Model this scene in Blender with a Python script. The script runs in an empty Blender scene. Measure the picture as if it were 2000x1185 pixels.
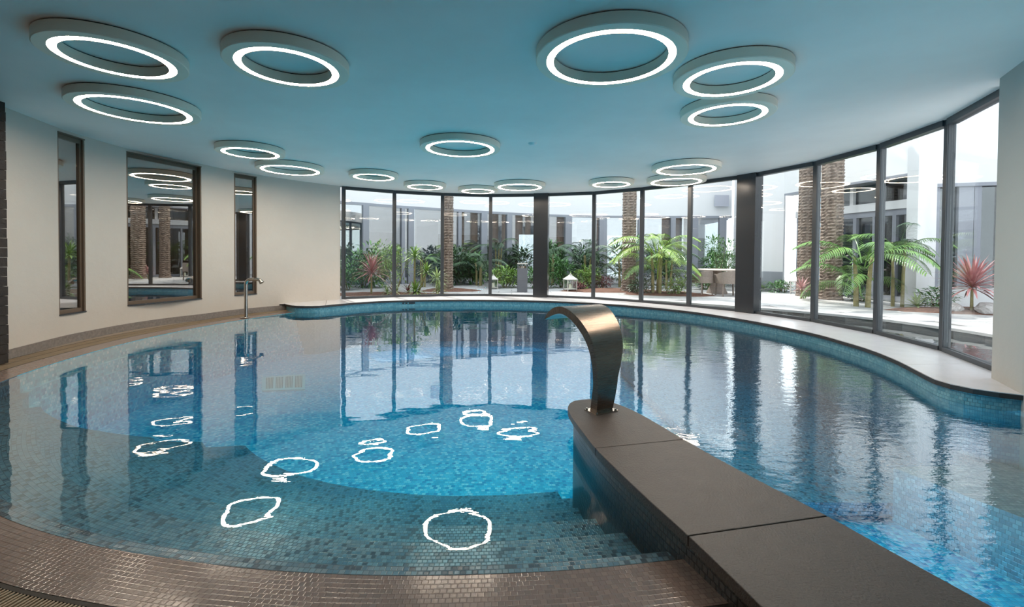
import bpy, bmesh, math, random
from mathutils import Vector, Matrix
random.seed(7)
PI = math.pi
S = bpy.context.scene
COL = S.collection

# ------------------------------------------------------------------ camera
F_PX, ROW, PITCH, ROLL, CAM_Z = 881.03, 515.76, 0.019, 0.008, 1.2138
cam = bpy.data.cameras.new('camera')
cam_o = bpy.data.objects.new('camera', cam)
COL.objects.link(cam_o)
cam.sensor_fit = 'HORIZONTAL'; cam.sensor_width = 36.0
cam.lens = F_PX * 36.0 / 2000.0
cam.shift_y = (ROW - 592.5) / 2000.0
cam.clip_end = 300
_c, _s = math.cos(PITCH), math.sin(PITCH)
_r, _u, _f = Vector((1, 0, 0)), Vector((0, _s, _c)), Vector((0, _c, -_s))
_r2 = _r * math.cos(ROLL) + _u * math.sin(ROLL)
_u2 = -_r * math.sin(ROLL) + _u * math.cos(ROLL)
cam_o.matrix_world = Matrix(((_r2.x, _u2.x, -_f.x, 0), (_r2.y, _u2.y, -_f.y, 0), (_r2.z, _u2.z, -_f.z, CAM_Z), (0, 0, 0, 1)))
S.camera = cam_o

# ------------------------------------------------------------------ world, sun, exposure
SKY, SUN_E, EXPO = 2.6, 4.5, 0.40
RING_E = 48.0
POOL_FILL_E = 215.0  # strength of the added underwater fill lamps
w = bpy.data.worlds.new('world'); S.world = w; w.use_nodes = True
bgn = w.node_tree.nodes['Background']
bgn.inputs[0].default_value = (0.86, 0.93, 1.0, 1); bgn.inputs[1].default_value = SKY
sun = bpy.data.lights.new('sun', 'SUN'); sun.energy = SUN_E; sun.angle = math.radians(1.2); sun.color = (1.0, 0.95, 0.87)
sun_o = bpy.data.objects.new('sun', sun); COL.objects.link(sun_o)
sun_o.rotation_euler = Vector((0.34, -0.50, -0.80)).to_track_quat('-Z', 'Y').to_euler()
S.view_settings.view_transform = 'Standard'; S.view_settings.look = 'None'
S.view_settings.gamma = 1.0; S.view_settings.use_curve_mapping = False
S.view_settings.exposure = EXPO
S.cycles.max_bounces = 10; S.cycles.diffuse_bounces = 7; S.cycles.glossy_bounces = 4
S.cycles.transparent_max_bounces = 16; S.cycles.caustics_reflective = False; S.cycles.caustics_refractive = False
S.cycles.sample_clamp_indirect = 8

# ------------------------------------------------------------------ materials
class NT:
    def __init__(s, name):
        s.m = bpy.data.materials.new(name); s.m.use_nodes = True
        s.t = s.m.node_tree; s.t.nodes.clear()
        s.out = s.t.nodes.new('ShaderNodeOutputMaterial')
    def n(s, kind, **kw):
        nd = s.t.nodes.new('ShaderNode' + kind)
        for k, v in kw.items(): setattr(nd, k, v)
        return nd
    def l(s, a, b): s.t.links.new(a, b)
    def val(s, sock, v):
        if hasattr(v, 'links') or isinstance(v, bpy.types.NodeSocket): s.l(v, sock)
        else: sock.default_value = v
    def math(s, op, a, b=None, c=None):
        nd = s.n('Math', operation=op); s.val(nd.inputs[0], a)
        if b is not None: s.val(nd.inputs[1], b)
        if c is not None: s.val(nd.inputs[2], c)
        return nd.outputs[0]
    def ramp(s, fac, stops, interp='LINEAR'):
        nd = s.n('ValToRGB'); nd.color_ramp.interpolation = interp
        el = nd.color_ramp.elements
        while len(el) < len(stops): el.new(0.5)
        for e, (p, c) in zip(el, stops): e.position = p; e.color = (*c, 1)
        s.l(fac, nd.inputs[0]); return nd.outputs[0]
    def noise(s, vec, scale, detail=3, rough=.5):
        nd = s.n('TexNoise'); nd.inputs['Scale'].default_value = scale
        nd.inputs['Detail'].default_value = detail; nd.inputs['Roughness'].default_value = rough
        if vec is not None: s.l(vec, nd.inputs['Vector'])
        return nd.outputs[0]
    def mix(s, fac, a, b):
        nd = s.n('Mix', data_type='RGBA'); s.val(nd.inputs[0], fac); s.val(nd.inputs[6], a if not isinstance(a, tuple) else (*a, 1)[:4]); s.val(nd.inputs[7], b if not isinstance(b, tuple) else (*b, 1)[:4])
        return nd.outputs[2]
    def bump(s, h, strength, dist):
        nd = s.n('Bump'); nd.inputs['Strength'].default_value = strength; nd.inputs['Distance'].default_value = dist
        s.l(h, nd.inputs['Height']); return nd.outputs[0]
    def coord(s, kind='Object'): return s.n('TexCoord').outputs[kind]

def principled(name, col, rough=.6, metal=0.0, spec=.5, var=0.0, vscale=3.0, bump=0.0, bscale=40, col2=None, emit=None, estr=0.0, coat=0.0, trans=0.0):
    t = NT(name); p = t.n('BsdfPrincipled'); t.l(p.outputs[0], t.out.inputs[0])
    p.inputs['Roughness'].default_value = rough; p.inputs['Metallic'].default_value = metal
    p.inputs['Specular IOR Level'].default_value = spec
    if coat: p.inputs['Coat Weight'].default_value = coat
    co = t.coord()
    c2 = col2 or tuple(max(0, x * (1 - var)) for x in col)
    if var or col2:
        nz = t.noise(co, vscale, 4, .6)
        f = t.ramp(nz, [(.3, (0, 0, 0)), (.7, (1, 1, 1))])
        t.l(t.mix(f, (*c2, 1), (*col, 1)), p.inputs['Base Color'])
    else: p.inputs['Base Color'].default_value = (*col, 1)
    if bump: t.l(t.bump(t.noise(co, bscale, 5, .6), 1.0, bump), p.inputs['Normal'])
    if emit: p.inputs['Emission Color'].default_value = (*emit, 1); p.inputs['Emission Strength'].default_value = estr
    return t.m

def mosaic(name, cols, mortar, pitch=.026, rough=.25, bumpd=.002, grad=None, spec=.5, sparkle=0.0, warm=None):
    """small square glass tiles in running bond, colour picked per tile; UV is in metres"""
    t = NT(name); p = t.n('BsdfPrincipled'); t.l(p.outputs[0], t.out.inputs[0])
    uv = t.n('UVMap'); uv.uv_map = 'UVMap'
    sp = t.n('SeparateXYZ'); t.l(uv.outputs[0], sp.inputs[0])
    x = t.math('MULTIPLY', sp.outputs[0], 1 / pitch); y = t.math('MULTIPLY', sp.outputs[1], 1 / pitch)
    row = t.math('FLOOR', y)
    off = t.math('MULTIPLY', t.math('MODULO', row, 2.0), .5)
    x = t.math('ADD', x, off)
    cx = t.math('FLOOR', x)
    cmb = t.n('CombineXYZ'); t.l(cx, cmb.inputs[0]); t.l(row, cmb.inputs[1])
    wn = t.n('TexWhiteNoise'); wn.noise_dimensions = '3D'; t.l(cmb.outputs[0], wn.inputs[0])
    n = len(cols)
    c = t.ramp(wn.outputs[0], [(i / n, col) for i, col in enumerate(cols)], 'CONSTANT')
    fx = t.math('ABSOLUTE', t.math('SUBTRACT', t.math('FRACT', x), .5)); fy = t.math('ABSOLUTE', t.math('SUBTRACT', t.math('FRACT', y), .5))
    m = t.math('MAXIMUM', fx, fy)
    edge = t.math('GREATER_THAN', m, .44)
    t.l(t.mix(edge, c, (*mortar, 1)), p.inputs['Base Color'])
    p.inputs['Roughness'].default_value = rough; p.inputs['Specular IOR Level'].default_value = spec
    # each tile is set at its own slight tilt
    tilt = t.n('VectorMath', operation='SUBTRACT'); t.l(wn.outputs[1], tilt.inputs[0]); tilt.inputs[1].default_value = (.5, .5, .5)
    sc = t.n('VectorMath', operation='SCALE'); t.l(tilt.outputs[0], sc.inputs[0]); sc.inputs['Scale'].default_value = sparkle
    ge = t.n('NewGeometry'); ad = t.n('VectorMath', operation='ADD'); t.l(ge.outputs['Normal'], ad.inputs[0]); t.l(sc.outputs[0], ad.inputs[1])
    no = t.n('VectorMath', operation='NORMALIZE'); t.l(ad.outputs[0], no.inputs[0])
    sm = t.n('MapRange'); t.l(m, sm.inputs[0]); sm.inputs[1].default_value = .36; sm.inputs[2].default_value = .48; sm.inputs[3].default_value = 1; sm.inputs[4].default_value = 0
    bp = t.n('Bump'); bp.inputs['Strength'].default_value = .6; bp.inputs['Distance'].default_value = bumpd; t.l(sm.outputs[0], bp.inputs['Height']); t.l(no.outputs[0], bp.inputs['Normal'])
    t.l(bp.outputs[0], p.inputs['Normal'])
    return t.m

def glass(name, tint=(1, 1, 1), r0=.05, power=5.0, rough=0.0):
    t = NT(name)
    lw = t.n('LayerWeight'); lw.inputs['Blend'].default_value = .5
    f = t.math('ADD', t.math('MULTIPLY', t.math('POWER', lw.outputs['Facing'], power), 1 - r0), r0)
    tr = t.n('BsdfTransparent'); tr.inputs[0].default_value = (*tint, 1)
    gl = t.n('BsdfGlossy'); gl.inputs['Roughness'].default_value = rough
    mx = t.n('MixShader'); t.l(f, mx.inputs[0]); t.l(tr.outputs[0], mx.inputs[1]); t.l(gl.outputs[0], mx.inputs[2])
    t.l(mx.outputs[0], t.out.inputs[0]); return t.m

def water(name, density=.80, calm=.0015, rough_amp=.0032, absorb=(.03, .77, .93)):
    t = NT(name)
    co = t.coord()
    sp = t.n('SeparateXYZ'); t.l(co, sp.inputs[0])
    mp = t.n('Mapping'); mp.inputs['Scale'].default_value = (1.0, 1.7, 1); t.l(co, mp.inputs[0])
    big = t.noise(mp.outputs[0], 1.5, 2, .45); fine = t.noise(mp.outputs[0], 9.0, 3, .5)
    # the jets stir the channel right of the divider wall
    k = t.n('MapRange'); k.interpolation_type = 'SMOOTHSTEP'
    t.l(t.math('SUBTRACT', sp.outputs[0], t.math('MULTIPLY', sp.outputs[1], .28)), k.inputs[0])
    k.inputs[1].default_value = -.7; k.inputs[2].default_value = 1.6; k.inputs[3].default_value = 0; k.inputs[4].default_value = 1
    h = t.math('ADD', t.math('MULTIPLY', big, calm * 2.4), t.math('MULTIPLY', fine, calm * .10))
    ch = t.noise(mp.outputs[0], 7.0, 4, .55)
    h2 = t.math('MULTIPLY', t.math('MULTIPLY', ch, k.outputs[0]), rough_amp)
    bmp = t.bump(t.math('ADD', h, h2), 1.0, 1.0)
    lw = t.n('LayerWeight'); lw.inputs['Blend'].default_value = .5; t.l(bmp, lw.inputs['Normal'])
    fr = t.n('MapRange'); fr.interpolation_type = 'SMOOTHSTEP'; t.l(lw.outputs['Facing'], fr.inputs[0])
    fr.inputs[1].default_value = .45; fr.inputs[2].default_value = .92; fr.inputs[3].default_value = .03; fr.inputs[4].default_value = .82; f = fr.outputs[0]
    tr = t.n('BsdfTransparent')
    gl = t.n('BsdfGlossy'); gl.inputs['Roughness'].default_value = 0.0; t.l(bmp, gl.inputs['Normal'])
    mx = t.n('MixShader'); t.l(f, mx.inputs[0]); t.l(tr.outputs[0], mx.inputs[1]); t.l(gl.outputs[0], mx.inputs[2])
    t.l(mx.outputs[0], t.out.inputs[0])
    va = t.n('VolumeAbsorption'); va.inputs['Color'].default_value = (*absorb, 1); va.inputs['Density'].default_value = density
    t.l(va.outputs[0], t.out.inputs['Volume'])
    return t.m

M = {}
M['ceiling'] = principled('painted_plaster_ceiling', (.91, .87, .85), .55, var=.10, vscale=.7, bump=.003, bscale=6)
M['wall'] = principled('cream_plaster', (.58, .545, .50), .8, var=.07, vscale=1.2, bump=.003, bscale=12)
M['right_wall'] = principled('white_plaster', (.47, .465, .44), .8, var=.06, vscale=1.2, bump=.002, bscale=12)
M['dark_wall'] = principled('dark_slate_cladding', (.026, .020, .018), .7, var=.5, vscale=9, bump=.01, bscale=18)
M['stone'] = principled('dark_basalt', (.066, .053, .048), .42, var=.26, vscale=11, bump=.003, bscale=110)
M['ledge'] = principled('honed_grey_stone', (.70, .69, .72), .22, var=.08, vscale=5, bump=.0008, bscale=70)
M['ledge_edge'] = principled('dark_stone_edge', (.03, .028, .028), .5)
M['frame'] = principled('charcoal_aluminium', (.040, .046, .054), .35, spec=.5)
M['brown_frame'] = principled('bronze_aluminium', (.13, .095, .068), .4)
M['glass'] = glass('clear_glass', (.96, .98, .97), .045)
M['dark_glass'] = glass('coated_glass', (.68, .62, .54), .42, 3.0)
M['facade_glass'] = glass('reflective_facade_glass', (.72, .76, .78), .30, 3.0)
M['wing_glass'] = glass('dark_wing_glass', (.5, .54, .56), .13, 4.0)
M['ring'] = principled('white_lacquer', (.92, .80, .68), .45)
M['detector'] = principled('white_plastic', (.85, .87, .88), .4)
M['gap'] = principled('black_gap', (.02, .018, .016), .8)
t = NT('ring_diffuser'); e = t.n('Emission'); e.inputs[0].default_value = (1.0, .83, .66, 1); e.inputs[1].default_value = RING_E; t.l(e.outputs[0], t.out.inputs[0]); M['light'] = t.m
t = NT('spot_lens'); e = t.n('Emission'); e.inputs[0].default_value = (1.0, .78, .52, 1); e.inputs[1].default_value = 90; t.l(e.outputs[0], t.out.inputs[0]); M['spot'] = t.m
DEEP = [(.05, .50, .66), (.10, .62, .77), (.17, .72, .84), (.03, .34, .55), (.42, .84, .90), (.07, .54, .71), (.74, .93, .94), (.13, .66, .80)]
M['deep'] = mosaic('blue_glass_mosaic', DEEP, (.16, .52, .66), .034, .18, .002, sparkle=.10)
M['band'] = mosaic('waterline_mosaic', [(.10, .30, .38), (.16, .38, .46), (.12, .34, .42), (.20, .42, .48)], (.10, .24, .30), .03, .3)
M['band_dark'] = mosaic('dark_mosaic', [(.045, .05, .052), (.06, .06, .06), (.035, .045, .05), (.07, .065, .06)], (.03, .03, .03), .03, .35)
M['taupe'] = mosaic('taupe_mosaic', [(.14, .25, .32), (.18, .30, .37), (.11, .20, .27), (.20, .28, .33), (.07, .10, .13), (.15, .22, .27)], (.09, .14, .17), .024, .22, .0015, sparkle=.05)
M['rim'] = mosaic('wet_brown_mosaic', [(.21, .155, .135), (.235, .175, .15), (.19, .145, .125), (.22, .165, .145)], (.15, .11, .095), .024, .16, .0005, sparkle=.012)
M['grating'] = principled('sand_coloured_grating', (.36, .28, .19), .5, var=.15, vscale=8)
M['channel'] = principled('dark_gutter_and_shadow_line', (.03, .025, .02), .7)
M['plinth'] = principled('grey_stone_plinth', (.24, .215, .20), .6, var=.35, vscale=30, bump=.002, bscale=60)
M['deck'] = principled('beige_deck_tile', (.32, .26, .20), .5, var=.1)
M['steel'] = NT('brushed_stainless_steel')
t = M['steel']; p = t.n('BsdfPrincipled'); t.l(p.outputs[0], t.out.inputs[0])
uvn = t.n('UVMap'); uvn.uv_map = 'UVMap'; mp = t.n('Mapping'); mp.inputs['Scale'].default_value = (3, 260, 1); t.l(uvn.outputs[0], mp.inputs[0])
br = t.noise(mp.outputs[0], 1.0, 4, .6)
p.inputs['Metallic'].default_value = 1.0; p.inputs['Base Color'].default_value = (.19, .155, .13, 1)
t.l(t.math('ADD', t.math('MULTIPLY', br, .16), .20), p.inputs['Roughness']); t.l(t.bump(br, .3, .0004), p.inputs['Normal'])
M['steel'] = t.m
M['steel_plain'] = principled('polished_steel', (.52, .48, .44), .18, metal=1.0)
M['grille'] = principled('white_plastic_grille', (.62, .70, .66), .4)
M['dark'] = principled('black_void', (.012, .012, .012), .8)
M['ext_wall'] = principled('white_render', (.68, .675, .69), .85, var=.03, vscale=.6)
M['ext_frame'] = principled('grey_painted_steel', (.24, .25, .29), .5)
M['ext_soffit'] = principled('lilac_grey_soffit', (.40, .40, .46), .8)
M['int_wall'] = principled('interior_white', (.66, .66, .68), .8)
M['int_dark'] = principled('interior_dark', (.06, .07, .075), .6)
M['paving'] = principled('pale_stone_paving', (.44, .43, .435), .7, var=.2, vscale=1.6, bump=.004, bscale=25)
M['joint'] = principled('paving_bed', (.30, .29, .29), .9)
M['gravel'] = principled('pale_gravel', (.60, .57, .56), .9, var=.35, vscale=22, bump=.02, bscale=30)
M['mulch'] = principled('bark_mulch', (.22, .10, .065), .95, var=.6, vscale=30, bump=.03, bscale=40)
M['bark'] = principled('palm_bark', (.21, .15, .12), .9, col2=(.08, .06, .05), vscale=16, bump=.01, bscale=40)
M['boot'] = principled('cut_leaf_base', (.32, .245, .20), .85, col2=(.15, .115, .09), vscale=20)
def leafm(name, c, c2, r=.42):
    return principled(name, c, r, col2=c2, vscale=3.5)
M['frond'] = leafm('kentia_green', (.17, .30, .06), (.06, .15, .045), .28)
M['frond_bright'] = leafm('bright_frond_green', (.33, .46, .05), (.11, .24, .05), .30)  # lighter, yellower leaf colour than the kentia green
M['frond_dark'] = leafm('dark_frond_green', (.06, .13, .05), (.025, .06, .03), .35)  # darker leaf colour than the kentia green
M['leaf_green'] = leafm('shrub_green', (.12, .27, .07), (.04, .12, .04))
M['leaf_bright'] = leafm('bright_leaf', (.27, .40, .09), (.12, .24, .05))
M['leaf_pale'] = leafm('variegated_leaf', (.55, .60, .34), (.18, .30, .09))
M['leaf_red'] = leafm('cordyline_red', (.34, .085, .09), (.50, .30, .30))
M['leaf_wine'] = leafm('wine_leaf', (.26, .07, .08), (.12, .04, .05))
M['stem'] = principled('plant_stem', (.30, .26, .12), .8, var=.4, vscale=12)
M['wicker'] = principled('taupe_wicker', (.27, .215, .185), .7, var=.3, vscale=40, bump=.004, bscale=90)
M['table'] = principled('table_top', (.50, .42, .37), .5)
M['bin'] = principled('slate_grey_metal', (.13, .135, .16), .45)
M['lantern'] = principled('weathered_white_metal', (.60, .57, .54), .6, var=.2, vscale=12)
M['lantern_dark'] = principled('grey_lantern_metal', (.16, .15, .17), .5)
M['candle'] = principled('cream_wax', (.8, .75, .62), .5)
M['orange'] = principled('orange_plastic_pipe', (.6, .25, .12), .5)
M['water'] = water('pool_water')
M['water_out'] = water('outdoor_pool_water', .35, .003, .0, (.35, .72, .74))

# ------------------------------------------------------------------ mesh helpers
class MB:
    def __init__(s): s.v = []; s.f = []; s.uv = []; s.mi = []
    def face(s, pts, uv=None, mi=0):
        i = len(s.v); s.v += [tuple(p) for p in pts]; s.f.append(tuple(range(i, i + len(pts))))
        s.uv.append(uv if uv else [(p[0], p[1]) for p in pts]); s.mi.append(mi)
    def prism(s, poly, z0, z1, mi=0, top=True, bottom=True, side_mi=None):
        n = len(poly)
        a = sum(poly[i][0] * poly[(i + 1) % n][1] - poly[(i + 1) % n][0] * poly[i][1] for i in range(n))
        if a < 0: poly = poly[::-1]
        if top: s.face([(x, y, z1) for x, y in poly], None, mi)
        if bottom: s.face([(x, y, z0) for x, y in poly[::-1]], None, mi)
        d = 0
        for i in range(n):
            p, q = poly[i], poly[(i + 1) % n]; L = math.hypot(q[0] - p[0], q[1] - p[1])
            s.face([(p[0], p[1], z0), (q[0], q[1], z0), (q[0], q[1], z1), (p[0], p[1], z1)], [(d, z0), (d + L, z0), (d + L, z1), (d, z1)], mi if side_mi is None else side_mi)
            d += L
    def box(s, c, size, ax=(1, 0), mi=0):
        ax = Vector((ax[0], ax[1])).normalized(); ay = Vector((-ax.y, ax.x)); hx, hy, hz = size[0] / 2, size[1] / 2, size[2] / 2
        pl = [(c[0] + ax.x * a * hx + ay.x * b * hy, c[1] + ax.y * a * hx + ay.y * b * hy) for a, b in ((-1, -1), (1, -1), (1, 1), (-1, 1))]
        s.prism(pl, c[2] - hz, c[2] + hz, mi)
    def bar(s, p, q, w, t=None, mi=0):
        """square bar between two 3D points"""
        t = t or w; p = Vector(p); q = Vector(q); d = (q - p).normalized()
        a = d.cross(Vector((0, 0, 1)));
        if a.length < 1e-3: a = Vector((1, 0, 0))
        a.normalize(); b = d.cross(a)
        R = [[c + a * (i * w / 2) + b * (j * t / 2) for i, j in ((-1, -1), (1, -1), (1, 1), (-1, 1))] for c in (p, q)]
        for i in range(4): s.face([R[0][i], R[0][(i + 1) % 4], R[1][(i + 1) % 4], R[1][i]], None, mi)
        s.face(R[0][::-1], None, mi); s.face(R[1], None, mi)
    def tube(s, pts, rad, n=10, mi=0, caps=True):
        pts = [Vector(p) for p in pts]; rr = rad if isinstance(rad, (list, tuple)) else [rad] * len(pts); rings = []
        up = None
        for i, p in enumerate(pts):
            d = (pts[min(i + 1, len(pts) - 1)] - pts[max(i - 1, 0)]).normalized()
            if up is None:
                up = d.orthogonal().normalized()
            up = (up - d * up.dot(d)).normalized(); b = d.cross(up)
            rings.append([p + (up * math.cos(2 * PI * k / n) + b * math.sin(2 * PI * k / n)) * rr[i] for k in range(n)])
        for i in range(len(rings) - 1):
            for k in range(n): s.face([rings[i][k], rings[i][(k + 1) % n], rings[i + 1][(k + 1) % n], rings[i + 1][k]], None, mi)
        if caps: s.face(rings[0][::-1], None, mi); s.face(rings[-1], None, mi)
    def lathe(s, prof, c=(0, 0, 0), n=48, mi=0, close=False, mis=None):
        m = len(prof); rg = range(m if close else m - 1)
        for a in rg:
            (r0, z0), (r1, z1) = prof[a], prof[(a + 1) % m]
            for k in range(n):
                t0, t1 = 2 * PI * k / n, 2 * PI * (k + 1) / n
                P = [(c[0] + r0 * math.cos(t0), c[1] + r0 * math.sin(t0), c[2] + z0), (c[0] + r0 * math.cos(t1), c[1] + r0 * math.sin(t1), c[2] + z0),
                     (c[0] + r1 * math.cos(t1), c[1] + r1 * math.sin(t1), c[2] + z1), (c[0] + r1 * math.cos(t0), c[1] + r1 * math.sin(t0), c[2] + z1)]
                if r0 < 1e-5: P = P[1:] if False else [P[0], P[2], P[3]]
                elif r1 < 1e-5: P = [P[0], P[1], P[2]]
                s.face(P, None, mis[a] if mis else mi)
    def mesh(s, name, mats, merge=True, smooth=None):
        me = bpy.data.meshes.new(name); me.from_pydata(s.v, [], s.f)
        ul = me.uv_layers.new(name='UVMap'); k = 0
        for f, uv in zip(s.f, s.uv):
            for c in uv: ul.data[k].uv = (c[0], c[1]); k += 1
        for m in (mats if isinstance(mats, (list, tuple)) else [mats]): me.materials.append(m)
        me.polygons.foreach_set('material_index', s.mi)
        if merge:
            bm = bmesh.new(); bm.from_mesh(me); bmesh.ops.remove_doubles(bm, verts=bm.verts, dist=1e-5)
            if smooth is not None:
                for f in bm.faces: f.smooth = True
                for e in bm.edges:
                    if len(e.link_faces) == 2 and e.calc_face_angle(0) > smooth: e.smooth = False
            bm.to_mesh(me); bm.free()
        me.update(); return me
    def obj(s, name, mats, parent=None, **kw): return link(name, s.mesh(name, mats, **kw), parent)

def link(name, me, parent=None):
    o = bpy.data.objects.new(name, me); COL.objects.link(o)
    if parent is not None: o.parent = parent
    return o
def tag(o, label=None, cat=None, group=None, kind=None):
    if label: o['label'] = label
    if cat: o['category'] = cat
    if group: o['group'] = group
    if kind: o['kind'] = kind
    return o
def empty(name, loc=(0, 0, 0), rz=0.0, parent=None):
    o = bpy.data.objects.new(name, None); COL.objects.link(o); o.location = loc; o.rotation_euler = (0, 0, rz); o.empty_display_size = .1
    if parent: o.parent = parent
    return o
def struct(o, label=None): o['kind'] = 'structure'; (o.__setitem__('label', label) if label else None); return o
def kids(o): return [c for c in list(bpy.data.objects) if c.parent == o]
def copy_tree(o, children, loc, rz=0.0, scale=1.0):
    c = o.copy(); COL.objects.link(c); c.location = loc; c.rotation_euler = (0, 0, rz); c.scale = (scale,) * 3
    for k in ('label', 'group'):
        if k in c: del c[k]
    for ch in children:
        d = ch.copy(); COL.objects.link(d); d.parent = c
    return c

def cat_rom(P, n=8, closed=False):
    out = []; m = len(P)
    for i in range(m if closed else m - 1):
        g = (lambda k: P[k % m]) if closed else (lambda k: P[max(0, min(m - 1, k))])
        p0, p1, p2, p3 = g(i - 1), g(i), g(i + 1), g(i + 2)
        for j in range(n):
            t = j / n
            out.append(tuple(.5 * ((2 * b) + (-a + c) * t + (2 * a - 5 * b + 4 * c - d) * t * t + (-a + 3 * b - 3 * c + d) * t ** 3) for a, b, c, d in zip(p0, p1, p2, p3)))
    if not closed: out.append(tuple(P[-1]))
    return out
def offset(C, d):
    out = []
    for i, p in enumerate(C):
        a = Vector(C[max(0, i - 1)]); b = Vector(C[min(len(C) - 1, i + 1)]); t = (b - a).normalized()
        out.append((p[0] - t.y * d, p[1] + t.x * d))
    return out
def arclen(C):
    s = [0.0]
    for a, b in zip(C, C[1:]): s.append(s[-1] + math.hypot(b[0] - a[0], b[1] - a[1]))
    return s
def resample(C, step):
    s = arclen(C); n = max(2, int(round(s[-1] / step))); out = []
    j = 0
    for k in range(n + 1):
        d = s[-1] * k / n
        while j < len(s) - 2 and s[j + 1] < d: j += 1
        f = (d - s[j]) / max(1e-9, s[j + 1] - s[j]); out.append((C[j][0] + (C[j + 1][0] - C[j][0]) * f, C[j][1] + (C[j + 1][1] - C[j][1]) * f))
    return out
def nearest(C, p): return min(range(len(C)), key=lambda i: (C[i][0] - p[0]) ** 2 + (C[i][1] - p[1]) ** 2)
def strip(mb, A, B, za, zb=None, mi=0, flip=False):
    """flat or sloping ribbon between two matched curves, UV in metres"""
    zb = za if zb is None else zb; s = arclen(A); n = len(A)
    for i in range(n - 1):
        w0 = math.hypot(A[i][0] - B[i][0], A[i][1] - B[i][1])
        P = [(*A[i], za), (*A[i + 1], za), (*B[i + 1], zb), (*B[i], zb)]; U = [(s[i], 0), (s[i + 1], 0), (s[i + 1], w0), (s[i], w0)]
        if flip: P, U = P[::-1], U[::-1]
        mb.face(P, U, mi)
def wallstrip(mb, A, z0, z1, mi=0, flip=False):
    s = arclen(A)
    for i in range(len(A) - 1):
        P = [(*A[i], z0), (*A[i + 1], z0), (*A[i + 1], z1), (*A[i], z1)]; U = [(s[i], z0), (s[i + 1], z0), (s[i + 1], z1), (s[i], z1)]
        if flip: P, U = P[::-1], U[::-1]
        mb.face(P, U, mi)

# ------------------------------------------------------------------ plan curves (metres; x right, y away, z up, water at 0)
CEIL, LEDGE, FLOOR = 2.814, 0.152, -.85
MUL = [(-3.99, 10.68), (-2.95, 11.29), (-1.81, 11.68), (-.57, 11.85), (.75, 11.65), (2.03, 11.23), (3.01, 10.48), (3.80, 9.66), (4.57, 8.72), (5.04, 7.50), (5.15, 6.33), (5.00, 5.19), (4.55, 4.12)]
GL = cat_rom(MUL, 6)
WALL = cat_rom([(-5.48, 4.2), (-5.62, 4.95), (-5.86, 5.83), (-5.92, 6.26), (-5.94, 6.96), (-5.82, 7.6), (-5.60, 8.14), (-5.42, 8.80), (-5.15, 9.25), (-4.66, 9.95), (-4.05, 10.64)], 8)
LEDGE_IN = cat_rom([(-4.85, 9.62), (-4.62, 9.36), (-4.30, 9.22), (-3.98, 9.27), (-3.72, 9.62), (-3.2, 10.18), (-2.3, 10.62), (-1.2, 10.78), (.0, 10.80), (1.0, 10.62), (1.85, 10.28), (2.66, 9.72), (3.45, 8.90), (3.95, 7.85), (4.18, 6.97), (4.27, 6.29), (4.24, 5.73), (4.19, 5.28), (4.05, 4.75), (3.84, 4.22), (3.74, 3.95), (3.76, 3.74), (3.90, 3.60), (4.04, 3.52)], 8)
RIM = cat_rom([(.76, 1.80), (.62, 1.775), (.16, 1.71), (-.45, 1.68), (-.98, 1.71), (-1.48, 1.79), (-1.82, 1.87), (-2.3, 2.03), (-2.9, 2.31), (-3.6, 2.78), (-4.2, 3.36), (-4.68, 4.05), (-4.95, 4.80), (-5.12, 5.7), (-5.17, 6.5), (-5.08, 7.4), (-4.88, 8.3), (-4.62, 9.0), (-4.40, 9.5)], 8)
RIM = resample(RIM, .06)
# the rim runs clockwise seen from above, so outward (away from the water) is its left side
RIM_OUT, GR_OUT = offset(RIM, -.25), offset(RIM, -.60)
if (RIM_OUT[5][1] > RIM[5][1]): RIM_OUT, GR_OUT = offset(RIM, .25), offset(RIM, .60); SGN = 1
else: SGN = -1

# ------------------------------------------------------------------ ceiling and walls
mb = MB()
roof_out = [(5.3, -3.4), (-5.9, -3.4), (-6.3, 4.9)] + [(x - .25, y + .02) for x, y in WALL[8:]] + [(x, y + .08) for x, y in offset(GL, .10)] + [(5.3, 3.6)]
mb.prism(roof_out, CEIL, CEIL + .45)
struct(mb.obj('ceiling', M['ceiling']), 'pale blue grey plaster ceiling over the oval pool hall')

def wall_piece(mb, C, th, z0, z1):
    O = offset(C, th); mb.prism(list(C) + list(O)[::-1], z0, z1)
WIN = [((-5.87, 5.83), (-5.92, 6.26)), ((-5.94, 6.96), (-5.60, 8.14)), ((-5.42, 8.80), (-5.19, 9.19))]
idx = [(nearest(WALL, a), nearest(WALL, b)) for a, b in WIN]
WS = offset(WALL, .28); OUTS = 1
if WS[20][0] > WALL[20][0]: OUTS = -1
mb = MB(); prev = nearest(WALL, (-5.60, 4.85))
for a, b in idx:
    wall_piece(mb, WALL[prev:a + 1], .28 * OUTS, 0, CEIL)
    wall_piece(mb, WALL[a:b + 1], .28 * OUTS, 0, .39); wall_piece(mb, WALL[a:b + 1], .28 * OUTS, 2.77, CEIL); prev = b
wall_piece(mb, WALL[prev:], .28 * OUTS, 0, CEIL)
struct(mb.obj('wall_left', M['wall'], smooth=.5), 'curved cream plaster wall with three deep windows')
mb = MB()
for C0, z1 in ((offset(WALL, -.02 * OUTS), .115),):
    A = C0[nearest(WALL, (-5.62, 4.95)):nearest(WALL, (-4.5, 10.1))]; mb.prism(list(A) + list(offset(A, .019 * OUTS))[::-1], 0.0, z1)
struct(mb.obj('baseboard_left', M['plinth']), 'low grey stone plinth along the curved wall')
mb = MB(); mb.prism([(-5.95, 4.86), (-5.45, 4.80), (-5.40, -3.2), (-5.95, -3.2)], 0, CEIL)
dw = struct(mb.obj('wall_near_left', M['dark_wall']), 'dark slate clad wall at the left edge')
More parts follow.
